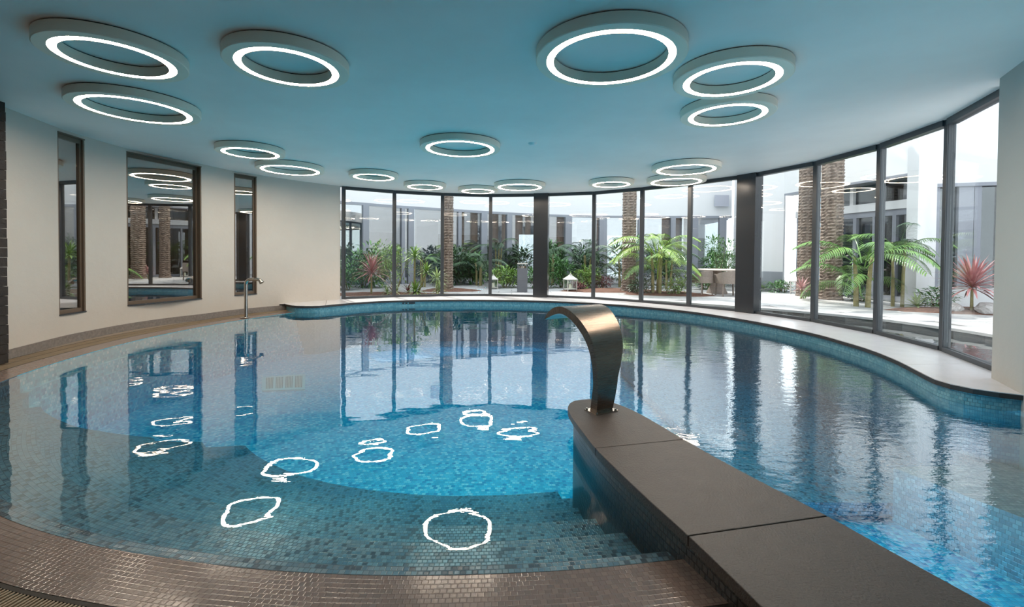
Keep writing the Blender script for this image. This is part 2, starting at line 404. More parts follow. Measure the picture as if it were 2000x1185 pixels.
for k in range(9):                                  # split-face slate courses on the visible end of the dark wall
    for j in range(3):
        m2 = MB(); z = .02 + (k * 3 + j) * .103; m2.box((-5.452 + .003 * ((k * 2 + j) % 3), 4.15, z + .05), (.09, 1.36, .099)); 
        if z + .1 < CEIL: m2.obj('stone', M['dark_wall'], dw)
mb = MB(); mb.prism([(4.30, 4.02), (4.04, 3.55), (3.97, 3.40), (3.97, -3.2), (4.4, -3.2), (4.4, 3.3), (4.72, 3.95)], -1.05, CEIL)
struct(mb.obj('wall_right', M['right_wall']), 'white plaster wall ending beside the curved glazing')
mb = MB(); mb.prism([(-5.95, -3.4), (4.4, -3.4), (4.4, -3.2), (-5.95, -3.2)], -1.05, CEIL)
struct(mb.obj('wall_back', M['wall']), 'cream plaster wall behind the viewer')

# ------------------------------------------------------------------ pool basin
RC = RIM
def island_pt(): pass
mb = MB(); mb.prism([(-6.2, -3.2), (5.3, -3.2), (5.3, 12.2), (-6.2, 12.2)], FLOOR - .1, FLOOR)
pf = struct(mb.obj('pool_floor', M['deep']), 'blue glass mosaic floor of the indoor pool')
# steps follow the rim down into the pool
NS, TREAD, RISE = 6, .36, .137
def taper(C, d):
    # the treads narrow to a steep wall along the left side
    T = offset(C, -SGN * 1.0); out = []
    for p, q in zip(C, T):
        f = min(1.0, max(.12, 1 - (p[1] - 3.2) / 1.5)) if p[0] < -2.6 else 1.0
        out.append((p[0] + (q[0] - p[0]) * d * f, p[1] + (q[1] - p[1]) * d * f))
    return out
curves = [RIM] + [taper(RIM, .10 + TREAD * k) for k in range(0, NS + 1)]
def clean(C):   # drop points that fold back on tight bends
    return C
zs = [-.03] + [-(.03 + RISE * (k + 1)) for k in range(NS)]
mb = MB()
wallstrip(mb, curves[0], -.05, .004, flip=SGN < 0)
strip(mb, curves[0], curves[1], -.03, -.03, flip=SGN < 0)
for k in range(NS):
    wallstrip(mb, curves[k + 1], zs[k + 1], zs[k], flip=SGN < 0)
    strip(mb, curves[k + 1], curves[k + 2], zs[k + 1], flip=SGN < 0)
wallstrip(mb, curves[NS + 1], FLOOR, zs[NS], flip=SGN < 0)
for q_, fc in enumerate(mb.f):        # past the steps the left side is a steep wall in the blue floor mosaic
    if min(mb.v[i_][1] for i_ in fc) > 4.35: mb.mi[q_] = 1
struct(mb.obj('pool_steps', [M['taupe'], M['deep']], merge=False), 'taupe mosaic steps curving down into the water')
# wet rim, level with the water
mb = MB(); strip(mb, RIM, RIM_OUT, .003, .012, flip=SGN > 0); wallstrip(mb, RIM_OUT, -.10, .012)
struct(mb.obj('pool_rim', M['rim'], merge=False), 'wet brown mosaic rim around the near side of the pool')
# gutter and grating
mb = MB(); strip(mb, offset(RIM, .25 * SGN), offset(RIM, .60 * SGN), -.05, flip=SGN > 0); wallstrip(mb, GR_OUT, -.05, .01)
struct(mb.obj('gutter_channel', M['channel'], merge=False), 'dark overflow channel under the grating')
G0, G1 = offset(RIM, .262 * SGN), offset(RIM, .598 * SGN)
fine0 = resample(RIM, .0155); FI, FO = offset(fine0, .268 * SGN), offset(fine0, .592 * SGN)
mb = MB()
for i in range(0, len(fine0) - 1):
    a, b = Vector((*FI[i], .011)), Vector((*FO[i], .011)); d = (b - a).normalized(); q = Vector((-d.y, d.x, 0)) * .0041
    P = [a - q, a + q, b + q, b - q]; dn = Vector((0, 0, -.018))
    mb.face([tuple(x) for x in P]); mb.face([tuple(x) for x in (P[0] + dn, P[3] + dn, P[3], P[0])]); mb.face([tuple(x) for x in (P[2] + dn, P[1] + dn, P[1], P[2])])
gr = empty('overflow_grating', (0, 0, 0)); tag(gr, 'sand coloured slotted overflow grating curving around the pool edge', 'grating')
tag(mb.obj('grating_bars', M['grating'], gr, merge=False), kind='stuff')
mb = MB()
for r0, r1 in ((.252, .268), (.425, .433), (.592, .606)):
    A, B = offset(RIM, r0 * SGN), offset(RIM, r1 * SGN); strip(mb, A, B, .0115, flip=SGN > 0); wallstrip(mb, A, -.01, .0115); wallstrip(mb, B, -.01, .0115)
mb.obj('shadow_line_rail', M['channel'], gr, merge=False)  # rails coloured near black to paint the shadow line along the rim
# deck behind the grating: ribbon out to the walls
mb = MB(); O2 = []
for i, p in enumerate(GR_OUT):
    O2.append(p)
far = []
for i, p in enumerate(GR_OUT):
    if p[1] < 4.2 and i < len(GR_OUT) * .62:
        far.append((p[0] * 1.0 - (0 if p[0] > -3 else .8), min(p[1], -.2) if False else -3.2) if p[0] > -3.3 else (-5.6, max(-3.2, p[1] - 1.5)))
    else:
        j = nearest(WALL, p); far.append((WALL[j][0] - .02, WALL[j][1]))
strip(mb, GR_OUT, far, .006, flip=SGN > 0)
mb.prism([(.95, -3.2), (-5.6, -3.2), (-5.6, -1.2), (.95, -1.2)], -.1, .003)
struct(mb.obj('floor', M['deck'], merge=False), 'beige tiled deck beside the pool')

# curved coping ledge under the glazing, cut into slabs
cop = empty('trim_coping'); struct(cop, 'smooth grey stone ledge curving under the glass wall')
LI = resample(LEDGE_IN, .12)
def glass_side(p):
    C = [(-5.0, 9.45)] + [(x - .05, y) for x, y in WALL[-18:]] + [(x, y) for x, y in offset(GL, .06)] + [(4.72, 3.9), (4.3, 3.3)]
    return C
OUTC = resample(cat_rom([(-5.15, 9.45), (-4.70, 10.0), (-4.10, 10.70), (-2.98, 11.38), (-1.83, 11.77), (-.57, 11.94), (.78, 11.74), (2.08, 11.31), (3.08, 10.54), (3.88, 9.71), (4.65, 8.76), (5.13, 7.52), (5.24, 6.33), (5.09, 5.16), (4.60, 4.06), (4.42, 3.62), (4.2, 3.44)], 8), .12)
# match the two edges by fraction of length
def frac(C, f):
    s = arclen(C); d = f * s[-1]
    for j in range(len(s) - 1):
        if s[j + 1] >= d:
            k = (d - s[j]) / max(1e-9, s[j + 1] - s[j]); return (C[j][0] + (C[j + 1][0] - C[j][0]) * k, C[j][1] + (C[j + 1][1] - C[j][1]) * k)
    return C[-1]
NSLAB = 13
for k in range(NSLAB):
    f0, f1 = k / NSLAB + .0002, (k + 1) / NSLAB - .0002
    ins = [frac(LI, f0 + (f1 - f0) * j / 8) for j in range(9)]; outs = [frac(OUTC, f0 + (f1 - f0) * j / 8) for j in range(9)]
    mb = MB()
    # top honed face, bevelled dark edge
    mid = [(a[0] + (b[0] - a[0]) * .006, a[1] + (b[1] - a[1]) * .006) for a, b in zip(ins, outs)]
    mb.prism(ins + outs[::-1], LEDGE - .045, LEDGE - .006, 1)
    mb.prism(mid + outs[::-1], LEDGE - .006, LEDGE, 0)
    mb.obj('coping_slab', [M['ledge'], M['ledge_edge']], cop)
IN2 = offset(LI, .03 * (1 if offset(LI, .1)[60][1] > LI[60][1] else -1))
mb = MB(); wallstrip(mb, IN2, FLOOR, LEDGE - .04)
struct(mb.obj('wall_pool_far', M['band'], merge=False), 'blue mosaic pool wall under the stone ledge')
mb = MB(); wallstrip(mb, [(x, y) for x, y in OUTC], -1.0, LEDGE - .04)
struct(mb.obj('wall_pool_outer', M['band_dark'], merge=False))

# depth marker plates on the pool wall
dm = empty('depth_marker'); tag(dm, 'small dark depth marker plates on the blue pool wall under the ledge', 'marker')
jm = nearest(IN2, (-2.42, 10.62)); am, bm_ = Vector(IN2[jm - 1]), Vector(IN2[jm + 1]); dmv = (bm_ - am).normalized()
for off_, wd_ in ((-.13, .05), (-.06, .05), (.07, .14)):
    c = Vector(IN2[jm]) + dmv * off_ + Vector((dmv.y, -dmv.x)) * .006; mb = MB(); mb.box((c.x, c.y, .075), (wd_, .012, .035), dmv); mb.obj('plate', M['frame'], dm)

# divider wall with stone slabs (slab joints as in the photo)
div = empty('divider_wall'); tag(div, 'low divider wall in the pool, topped with large dark brown stone slabs', 'wall')
L_ = cat_rom([(.58, 3.34), (.46, 3.29), (.40, 3.15), (.405, 2.95), (.43, 2.75), (.47, 2.48), (.53, 2.23), (.60, 1.97), (.68, 1.70), (.745, 1.45), (.80, 1.20), (.93, .5), (1.14, -.6), (1.35, -1.7)], 6)
R_ = cat_rom([(.58, 3.34), (.70, 3.30), (.79, 3.20), (.87, 3.04), (.945, 2.82), (1.01, 2.61), (1.10, 2.35), (1.20, 2.10), (1.31, 1.84), (1.40, 1.58), (1.48, 1.36), (1.80, .5), (2.2, -.6), (2.6, -1.7)], 6)
cuts = [0, 30, 48, 66, 78]
for a, b in zip(cuts, cuts[1:]):
    A, B = list(L_[a:b + 1]), list(R_[a:b + 1])
    def shr(P, Q, f): return (P[0] + (Q[0] - P[0]) * f, P[1] + (Q[1] - P[1]) * f)
    if a: A[0], B[0] = shr(A[0], A[1], .035), shr(B[0], B[1], .035)
    if b < 78: A[-1], B[-1] = shr(A[-1], A[-2], .035), shr(B[-1], B[-2], .035)
    poly = A + B[::-1]
    if a == 0: poly = A + B[::-1][:-1]
    mb = MB(); mb.prism(poly, LEDGE - .045, LEDGE)
    o = mb.obj('slab', M['stone'], div)
    bv = o.modifiers.new('bevel', 'BEVEL'); bv.width = .004; bv.segments = 2; bv.limit_method = 'ANGLE'
Lb, Rb = offset(L_, .04), offset(R_, -.04)
if Lb[40][0] < L_[40][0]: Lb, Rb = offset(L_, -.04), offset(R_, .04)
mb = MB(); mb.prism(list(Lb[1:]) + list(Rb[1:])[::-1], FLOOR, LEDGE - .045, top=False, bottom=False)
mb.obj('tiled_core', mosaic('divider_mosaic', [(.035, .04, .045), (.05, .05, .055), (.03, .035, .042), (.055, .052, .05)], (.02, .02, .022), .03, .3), div)
# underwater bench along the right wall
mb = MB(); mb.prism([(3.96, 3.6), (3.0, 3.5), (3.18, 3.0), (3.25, 2.83), (3.5, 2.2), (3.96, 1.3)], FLOOR, -.42)
struct(mb.obj('pool_bench', mosaic('grey_mosaic', [(.22, .26, .27), (.28, .31, .32), (.18, .22, .24), (.34, .38, .38)], (.14, .16, .17), .03, .25, sparkle=.06)), 'underwater mosaic bench beside the right wall')

# water
ALLW = offset(LI, .20 * (1 if offset(LI, .1)[60][1] > LI[60][1] else -1))
poly = [(3.96, -3.1), (3.96, 3.5)] + ALLW[::-1][2:-2] + [(-4.9, 9.3), (-5.4, 8.6), (-5.7, 7.6), (-5.75, 6.4), (-5.6, 5.0), (-5.2, 3.6), (-4.3, 2.2), (-2.5, 1.3), (0, .9), (.5, .2), (.5, -3.1)]
GUT = offset(RIM, .12 * SGN)
poly = [(3.96, -3.1), (3.96, 3.5)] + ALLW[::-1][2:-2] + GUT[::-1][6:] + [(.85, .4), (1.1, -.9), (1.1, -3.1)]
mb = MB(); mb.prism(poly, FLOOR - .05, 0.0)
wo = mb.obj('pool_water', M['water'])
for p_ in wo.data.polygons: p_.use_smooth = False
struct(wo, 'clear blue pool water with soft ripples')

# fill lamps added out of view behind the divider, brightening pool and ceiling
t = NT('fill_lamp_lens'); e = t.n('Emission'); e.inputs[0].default_value = (.80, .95, 1.0, 1); e.inputs[1].default_value = POOL_FILL_E; t.l(e.outputs[0], t.out.inputs[0]); M['lens'] = t.m
def added_fill_lamp(p, d, label):
    r = empty('added_fill_lamp', (p[0], p[1], -.45)); tag(r, label, 'fill light', 'added round underwater fill lamps'); r.rotation_euler = Vector((d[0], d[1], 0)).to_track_quat('Z', 'Y').to_euler()
    mb = MB(); mb.lathe([(0, .012), (.07, .012), (.075, .004)], (0, 0, 0), 20); mb.obj('lens', M['lens'], r)
    mb = MB(); mb.lathe([(.075, .002), (.076, .016), (.10, .012), (.105, 0)], (0, 0, 0), 24); mb.obj('bezel', M['steel_plain'], r, smooth=.6)
for k, lab in ((26, 'added underwater fill lamp hidden behind the divider, nearest its rounded end'), (40, 'added underwater fill lamp hidden behind the divider, second from its rounded end'), (54, 'added underwater fill lamp hidden behind the divider, third from its rounded end'), (66, 'added underwater fill lamp hidden behind the divider, nearest the viewer')):
    a, b = Vector(Rb[k]), Vector(Rb[k + 1]); d = (b - a).normalized(); nn = Vector((-d.y, d.x)); nn = nn if nn.x > 0 else -nn; added_fill_lamp(a + nn * .003, nn, lab)

# underwater floor grille
mb = MB(); mb.prism([(-4.13, 7.45), (-3.51, 7.66), (-3.12, 6.79), (-3.72, 6.70)], FLOOR, FLOOR + .02)
dg = mb.obj('drain_grille', M['grille']); tag(dg, 'pale rectangular drain grille on the pool floor with dark slots', 'drain')
A0, A1, B0, B1 = Vector((-4.13, 7.45)), Vector((-3.51, 7.66)), Vector((-3.72, 6.70)), Vector((-3.12, 6.79))
for gcol in range(4):
    for k in range(5):
        u = .09 + gcol * .225 + k * .036
        a, b = A0.lerp(A1, u), B0.lerp(B1, u); a2, b2 = A0.lerp(A1, u + .018), B0.lerp(B1, u + .018)
        m2 = MB(); q = [a.lerp(b, .12), a2.lerp(b2, .12), a2.lerp(b2, .88), a.lerp(b, .88)]
        m2.prism([tuple(v) for v in q], FLOOR + .02, FLOOR + .024); m2.obj('slot', M['dark'], dg)

# ------------------------------------------------------------------ glazing
def pane_quad(mb, a, b, z0, z1, th, mi=0):
    a = Vector(a); b = Vector(b); d = (b - a).normalized(); n = Vector((-d.y, d.x)) * th / 2
    mb.prism([tuple(a - n), tuple(b - n), tuple(b + n), tuple(a + n)], z0, z1, mi)
WIDE = {4: .37, 8: .38}
wn = 1
for i in range(12):
    a, b = Vector(MUL[i]), Vector(MUL[i + 1]); d = (b - a).normalized()
    wd = empty('window_%d' % wn, (0, 0, 0)); struct(wd); wn += 1
    wa, wb = WIDE.get(i, .085) / 2, WIDE.get(i + 1, .085) / 2
    p, q = a + d * wa, b - d * wb
    mb = MB(); pane_quad(mb, p, q, LEDGE + .05, CEIL - .07, .02); mb.obj('pane', M['glass'], wd)
    mb = MB(); pane_quad(mb, p, q, LEDGE, LEDGE + .05, .08); mb.obj('bottom_rail', M['frame'], wd)
    mb = MB(); pane_quad(mb, p, q, CEIL - .07, CEIL, .10); mb.obj('top_rail', M['frame'], wd)
    if i not in WIDE:
        pm = d if i == 0 else (b - Vector(MUL[i - 1])).normalized()
        mb = MB(); mb.box((*a, (LEDGE + CEIL) / 2), (.085, .07, CEIL - LEDGE), pm); mb.obj('mullion', M['frame'], wd)
        mb = MB(); e = a + Vector((pm.y, -pm.x)) * .039 + pm * .03; mb.box((*e, (LEDGE + CEIL) / 2), (.018, .012, CEIL - LEDGE - .01), pm); mb.obj('cover_strip', M['frame'], wd)
for i, wcol in WIDE.items():
    pm = (Vector(MUL[i + 1]) - Vector(MUL[i - 1])).normalized()
    mb = MB(); mb.box((*MUL[i], (LEDGE + CEIL) / 2), (wcol, .24, CEIL - LEDGE), pm)
    o = mb.obj('trim_%d' % (1 if i == 4 else 2), principled('dark_steel_cladding', (.040, .044, .050), .22, metal=.3, var=.15, vscale=.8)); struct(o, 'wide dark steel column between the glass panes' if i == 4 else 'wide dark reflective steel column right of the palm clump')
# left windows
for k, (a, b) in enumerate(idx):
    wd = empty('window_%d' % (13 + k)); struct(wd)
    C = WALL[a:b + 1]; pa, pb = Vector(C[0]), Vector(C[-1]); d = (pb - pa).normalized(); nv = Vector((-d.y, d.x)) * OUTS
    if nv.x > 0: nv = -nv
    # lining
    for nm, (u0, u1) in (('reveal_lining', (pa, pa + d * .02)), ('reveal_lining', (pb - d * .02, pb))):
        mb = MB(); mb.prism([tuple(u0 + nv * .005), tuple(u1 + nv * .005), tuple(u1 + nv * .30), tuple(u0 + nv * .30)], .39, 2.77); mb.obj(nm, M['brown_frame'], wd)
    for z0, z1, nm in ((.385, .40, 'sill'), (2.755, 2.77, 'head_lining')):
        mb = MB(); mb.prism([tuple(pa + nv * -.01), tuple(pb + nv * -.01), tuple(pb + nv * .30), tuple(pa + nv * .30)], z0, z1); mb.obj(nm, M['frame'] if nm == 'sill' else M['brown_frame'], wd)
    sb = (.055, .10, .07)[k]; fp, fq = pa + nv * sb + d * .02, pb + nv * sb - d * .02
    for (x0, x1) in ((fp, fp + d * .028), (fq - d * .028, fq)):
        mb = MB(); pane_quad(mb, x0, x1, .40, 2.755, .05); mb.obj('frame_stile', M['brown_frame'], wd)
    for z0, z1 in ((.40, .45), (2.70, 2.755)):
        mb = MB(); pane_quad(mb, fp + d * .028, fq - d * .028, z0, z1, .05); mb.obj('frame_rail', M['brown_frame'], wd)
    mb = MB(); pane_quad(mb, fp + d * .028, fq - d * .028, .45, 2.70, .012); mb.obj('pane', M['dark_glass'], wd)
# dim corridor behind the left windows
mb = MB(); mb.prism([(-8.6, 4.6), (-8.5, 4.6), (-8.5, 11.4), (-8.6, 11.4)], 0, 3); mb.prism([(-8.6, 4.3), (-6.2, 4.3), (-6.2, 4.4), (-8.6, 4.4)], 0, 3)
mb.prism([(-8.6, 11.3), (-5.0, 11.3), (-5.0, 11.4), (-8.6, 11.4)], 0, 3); mb.prism([(-8.6, 4.4), (-6.25, 4.4), (-6.3, 8.5), (-4.8, 11.3), (-8.6, 11.3)], 2.95, 3.05)
struct(mb.obj('wall_corridor', principled('brown_corridor_plaster', (.38, .31, .24), .8)), 'brown corridor wall behind the left windows')
mb = MB(); mb.prism([(-8.6, 4.4), (-6.2, 4.4), (-6.25, 8.0), (-4.9, 11.3), (-8.6, 11.3)], -.05, .05)
struct(mb.obj('floor_corridor', principled('corridor_floor', (.22, .19, .16), .4)), 'corridor floor behind the left windows')
for k, (x, y) in enumerate(((-7.2, 7.3), (-7.0, 9.9), (-7.3, 5.6))):
    mb = MB(); mb.lathe([(0.0, 0), (.05, 0)], (x, y, 2.93), 16); o = mb.obj('lens', M['spot'])
    r = empty('ceiling_spotlight'); o.parent = r
    mb = MB(); mb.lathe([(.05, -.002), (.07, -.004), (.07, .018)], (x, y, 2.932), 16); mb.obj('bezel', M['ring'], r)
    tag(r, 'small warm spotlight in the corridor ceiling behind ' + ['the wide left window', 'the third left window beside the spout pipe', 'the leftmost narrow window'][k], 'spotlight')

# ------------------------------------------------------------------ ring lights
K = 1.6 * .944; ZB = CEIL - .09
def ring_proto(lo, name):
    li, ho = lo - .055, lo + .083
    r = empty(name)
    mb = MB(); n = 72
    mb.lathe([(lo, .004), (lo, 0), (ho - .006, 0), (ho, .006), (ho, .08), (li, .08), (li, .0), (li + .002, 0), (li + .002, .004)], (0, 0, 0), n)
    a = mb.obj('housing', M['ring'], r, smooth=.6)
    mb = MB(); mb.lathe([(li + .002, .002), (lo, .002)], (0, 0, 0), n); b = mb.obj('diffuser', M['light'], r)
    mb = MB(); mb.lathe([(li + .012, .0905), (li + .012, .08), (ho - .012, .08), (ho - .012, .0905)], (0, 0, 0), n); c = mb.obj('mounting_plate', M['gap'], r)
    return r, (a, b, c)
SM, LG = ring_proto(.4075 * .944, 'ring_light'), ring_proto(.5144 * .944, 'ring_light')
RINGS = [
 ('A', -2.065, 2.364, 0, 'small illuminated ring light nearest the top left corner, above the left windows'),
 ('B', -1.217, 2.458, 0, 'small illuminated ring light standing alone right of the top left one'),
 ('C', -2.658, 3.205, 1, 'large illuminated ring light just below the top left one, above the wide left window'),
 ('D', .491, 2.326, 1, 'largest looking ring light, at top centre right above the water spout'),
 ('E', 1.233, 2.576, 0, 'middle ring of the three overlapping ring lights at upper right'),
 ('F', 1.51, 3.209, 0, 'lowest ring of the three overlapping ring lights at upper right'),
 ('G', -.498, 4.289, 1, 'large ring light alone at the centre of the ceiling'),
 ('H', -2.624, 4.539, 0, 'nearer ring of the pair of ring lights above the plain left wall'),
 ('I', -2.673, 5.449, 1, 'farther ring of the pair of ring lights above the plain left wall'),
 ('J', -1.804, 5.883, 0, 'ring light above the first glass pane beside the left wall'),
 ('K', -1.296, 6.701, 0, 'small far ring light above the glass pane with the yellow green plants'),
 ('L', -.543, 7.094, 0, 'farthest and flattest small ring light, near the top of the glass by the palm trunk'),
 ('M', .104, 6.643, 1, 'large far ring light just left of the wide central column'),
 ('N', 1.376, 6.32, 0, 'small far ring light right of the wide central column'),
 ('O', 1.993, 5.217, 1, 'nearer large ring of the far pair left of the right steel column'),
 ('P', 2.189, 6.066, 1, 'farther large ring of the far pair left of the right steel column')]
used = set()
for nm, X, Y, big, lab in RINGS:
    src, ch = (LG if big else SM)
    if big not in used: used.add(big); o = src; o.location = (X * K, Y * K, ZB)
    else: o = copy_tree(src, ch, (X * K, Y * K, ZB))
    tag(o, lab, 'ring light', 'ring lights on the ceiling')
mb = MB(); mb.lathe([(0, -.03), (.035, -.03), (.06, -.012), (.065, 0)], (.28, 6.45, CEIL), 24)
tag(mb.obj('smoke_detector', M['detector'], smooth=.6), 'small white smoke detector on the ceiling right of the central ring', 'detector')

# ------------------------------------------------------------------ steel water spout
sp = empty('water_spout', (.578, 3.02, LEDGE)); tag(sp, 'brushed steel cobra shaped water spout on the stone divider', 'water spout')
fD = Vector((-.5, .866, 0)); wD = Vector((.866, .5, 0)); O = Vector((0, 0, 0))
OUTP = [(.0, 0.0), (-.008, .10), (-.008, .203), (.010, .355), (.058, .482), (.142, .575), (.270, .650), (.405, .682), (.520, .660), (.600, .605), (.640, .560)]
INP = [(.068, 0.0), (.052, .10), (.040, .203), (.060, .345), (.112, .452), (.185, .528), (.290, .596), (.405, .628), (.500, .612), (.585, .578), (.638, .556)]
OP, IP = cat_rom(OUTP, 5), cat_rom(INP, 5)
so = arclen(OP)
def wid(i): 
    f = so[i] / so[-1]
    for (a, x), (b, y) in zip([(0, .14), (.2, .185), (.36, .26), (.5, .31), (.7, .38), (1, .40)], [(.2, .185), (.36, .26), (.5, .31), (.7, .38), (1, .40), (1.1, .40)]):
        if f <= b: return x + (y - x) * (f - a) / (b - a)
mb = MB()
def P3(pr, w): return tuple(fD * pr[0] + wD * w + Vector((0, 0, pr[1])))
NW = 6
for i in range(len(OP) - 1):
    w0, w1 = wid(i), wid(i + 1); u0, u1 = so[i], so[i + 1]
    for k in range(NW):
        a, b = k / NW, (k + 1) / NW
        mb.face([P3(OP[i], w0 * a), P3(OP[i], w0 * b), P3(OP[i + 1], w1 * b), P3(OP[i + 1], w1 * a)], [(w0 * a, u0), (w0 * b, u0), (w1 * b, u1), (w1 * a, u1)])
        mb.face([P3(IP[i], w0 * b), P3(IP[i], w0 * a), P3(IP[i + 1], w1 * a), P3(IP[i + 1], w1 * b)], [(w0 * b, u0), (w0 * a, u0), (w1 * a, u1), (w1 * b, u1)])
    mb.face([P3(IP[i], 0), P3(OP[i], 0), P3(OP[i + 1], 0), P3(IP[i + 1], 0)], [(0, u0), (.05, u0), (.05, u1), (0, u1)])
    mb.face([P3(OP[i], w0), P3(IP[i], w0), P3(IP[i + 1], w1), P3(OP[i + 1], w1)], [(0, u0), (.05, u0), (.05, u1), (0, u1)])
i = len(OP) - 1; w0 = wid(i); mb.face([P3(OP[i], 0), P3(OP[i], w0), P3(IP[i], w0), P3(IP[i], 0)])
mb.obj('spout_body', M['steel'], sp, smooth=.6)
mb = MB(); c = fD * .035 + wD * .07; mb.box((c.x, c.y, .004), (.19, .13, .008), (wD.x, wD.y)); mb.obj('base_plate', M['steel_plain'], sp)
for i, j in ((-1, -1), (1, -1), (1, 1), (-1, 1)):
    q = c + wD * (i * .083) + fD * (j * .052); mb = MB(); mb.lathe([(0, .010), (.006, .010), (.008, .004), (.008, 0)], (q.x, q.y, .008), 8); mb.obj('bolt', M['steel_plain'], sp)

# small spout pipe at the left wall
tp = empty('shower_spout', (-4.97, 8.42, .012)); tag(tp, 'slim steel spout pipe with bent top, standing before the third left window', 'spout pipe')
mb = MB(); path = [(0, 0, 0), (0, 0, .62)] + [(.10 - .10 * math.cos(a), 0, .62 + .10 * math.sin(a)) for a in [PI / 2 * k / 8 for k in range(1, 9)]] + [(.20, 0, .72), (.24, 0, .715), (.275, 0, .69)]
mb.tube(path, .031, 14); mb.obj('pipe', M['steel_plain'], tp, smooth=.7)
mb = MB(); mb.tube([(.262, 0, .705), (.30, 0, .655)], [.032, .044], 14); mb.obj('nozzle', M['steel_plain'], tp, smooth=.7)
mb = MB(); mb.lathe([(0, .012), (.075, .012), (.08, .006), (.08, 0)], (-.02, 0, 0), 20); mb.obj('base_flange', M['steel_plain'], tp, smooth=.6)

# ================================================================== the garden court
GZ = .10
OPC = cat_rom([(2.1, 11.55), (2.8, 11.65), (3.5, 11.45), (4.3, 10.86), (5.1, 10.25), (5.65, 9.75), (6.19, 9.15), (6.75, 8.3), (7.03, 7.3), (7.08, 6.5), (6.9, 5.2), (6.4, 4.0)], 8)
inner = [(x + .05, y + .04) for x, y in [p for p in OUTC[::-1] if p[0] > 1.9 and p[1] < 11.6]]
mb = MB(); mb.prism(OPC + inner, -.75, 0.0); struct(mb.obj('outdoor_water', M['water_out']), 'outdoor pool water outside the right hand glazing')
mb = MB(); mb.prism([(1.9, 3.5), (7.5, 3.5), (7.5, 12.2), (1.9, 12.2)], -.80, -.70); struct(mb.obj('outdoor_pool_floor', M['taupe']))
o2 = offset(OPC, .02)
mb = MB(); wallstrip(mb, OPC, -.75, GZ - .03); struct(mb.obj('outdoor_pool_wall', M['band_dark'], merge=False), 'dark mosaic edge of the outdoor pool')
# ground, one sheet with the pool cut out
E2 = [(x, y) for x, y in OUTC if x < 2.1 or y > 11.5]
E2 = [p for p in OUTC if (p[0] < 2.15 and p[1] > 10.2)]
gp = E2 + OPC + [(6.4, 3.2), (16, 3.2), (16, 26), (-14, 26), (-14, 11.2)]
mb = MB(); mb.prism(gp, -.4, GZ - .02); struct(mb.obj('ground', M['joint']), 'garden court ground between the glass hall and the white building')
# paving slabs laid one by one in the part that the photo shows
def inside(p, poly):
    c = False; j = len(poly) - 1
    for i in range(len(poly)):
        if (poly[i][1] > p[1]) != (poly[j][1] > p[1]) and p[0] < (poly[j][0] - poly[i][0]) * (p[1] - poly[i][1]) / (poly[j][1] - poly[i][1]) + poly[i][0]: c = not c
        j = i
    return c
def seg_clear(cx, cy):
    return all(inside((cx + a, cy + b), gp) for a in (-.40, 0, .40) for b in (-.28, 0, .28))
pv = empty('paving'); struct(pv, 'pale stone slab paving of the garden court')
mbs = MB(); mbs.prism([(-.393, -.293), (.393, -.293), (.393, .293), (-.393, .293)], -.02, 0); slab = mbs.mesh('paving_slab', M['paving'])
BEDS = [ # name, centre, radii, label
 ((-3.2, 12.45), (1.9, .62)), ((-2.0, 14.25), (.9, .7)), ((3.3, 14.6), (1.7, .85)), ((4.7, 13.5), (1.25, .8)), ((9.6, 9.7), (1.3, .7)), ((8.3, 12.6), (1.5, 1.3))]
cnt = 0; far_mb = MB()
for iy in range(0, 22):
    for ix in range(-11, 18):
        x = ix * .8 + (.4 if iy % 2 else 0); y = 5.4 + iy * .6
        if not seg_clear(x, y) or abs(x / max(y, .1)) > 1.15: continue
        if x < 0 and y < 11.9 + x * .1: pass
        if cnt < 290: link('paving_slab', slab, pv).location = (x, y, GZ); cnt += 1
        else: far_mb.prism([(x - .393, y - .293), (x + .393, y - .293), (x + .393, y + .293), (x - .393, y + .293)], GZ - .02, GZ)
if far_mb.v: tag(far_mb.obj('paving_slabs_far', M['paving'], pv), kind='stuff')
edge_in, edge_out = OPC, offset(OPC, .34 if offset(OPC, .3)[30][0] > OPC[30][0] else -.34)
for k in range(0, len(OPC) - 8, 8):
    mb = MB(); A = edge_in[k:k + 9]; B = edge_out[k:k + 9]
    A = [(a[0] + (b[0] - a[0]) * -.06, a[1] + (b[1] - a[1]) * -.06) for a, b in zip(A, B)]
    mb.prism(A + B[::-1], GZ - .03, GZ + .012); mb.obj('edge_slab', M['paving'], pv)

# mulch beds: low mounds
def mound(c, r, name, mat, label, cat, hgt=.07, seed=1):
    rnd = random.Random(seed); mb = MB(); n, m = 40, 6; V = []
    jit = [1 + .12 * math.sin(3 * 2 * PI * k / n + seed) + .06 * rnd.uniform(-1, 1) for k in range(n)]
    for j in range(m + 1):
        f = j / m; V.append([(c[0] + r[0] * f * jit[k] * math.cos(2 * PI * k / n), c[1] + r[1] * f * jit[k] * math.sin(2 * PI * k / n), GZ + .004 + hgt * (1 - f ** 2.5) + (rnd.uniform(-.012, .012) if 0 < j < m else 0) - (.004 if j == m else 0)) for k in range(n)])
    for j in range(m):
        for k in range(n):
            mb.face([V[j][k], V[j + 1][k], V[j + 1][(k + 1) % n], V[j][(k + 1) % n]] if j else [V[0][k], V[1][k], V[1][(k + 1) % n]])
    o = mb.obj(name, mat, smooth=3); tag(o, label, cat, kind='stuff'); return o
for i, (c, r) in enumerate(BEDS):
    mound(c, r, 'mulch_bed', M['mulch'] if i != 5 else M['gravel'], ['bark mulch bed behind the two leftmost glass panes', 'bark mulch around the slim palm trunk at left', 'bark mulch bed around the palm trunk right of centre', 'bark mulch bed under the big kentia palm clump', 'bark mulch bed under the large red cordyline at right', 'pale gravel bed around the two thick palm trunks at right'][i], 'planting bed', .06 if i != 5 else .03, i + 1)

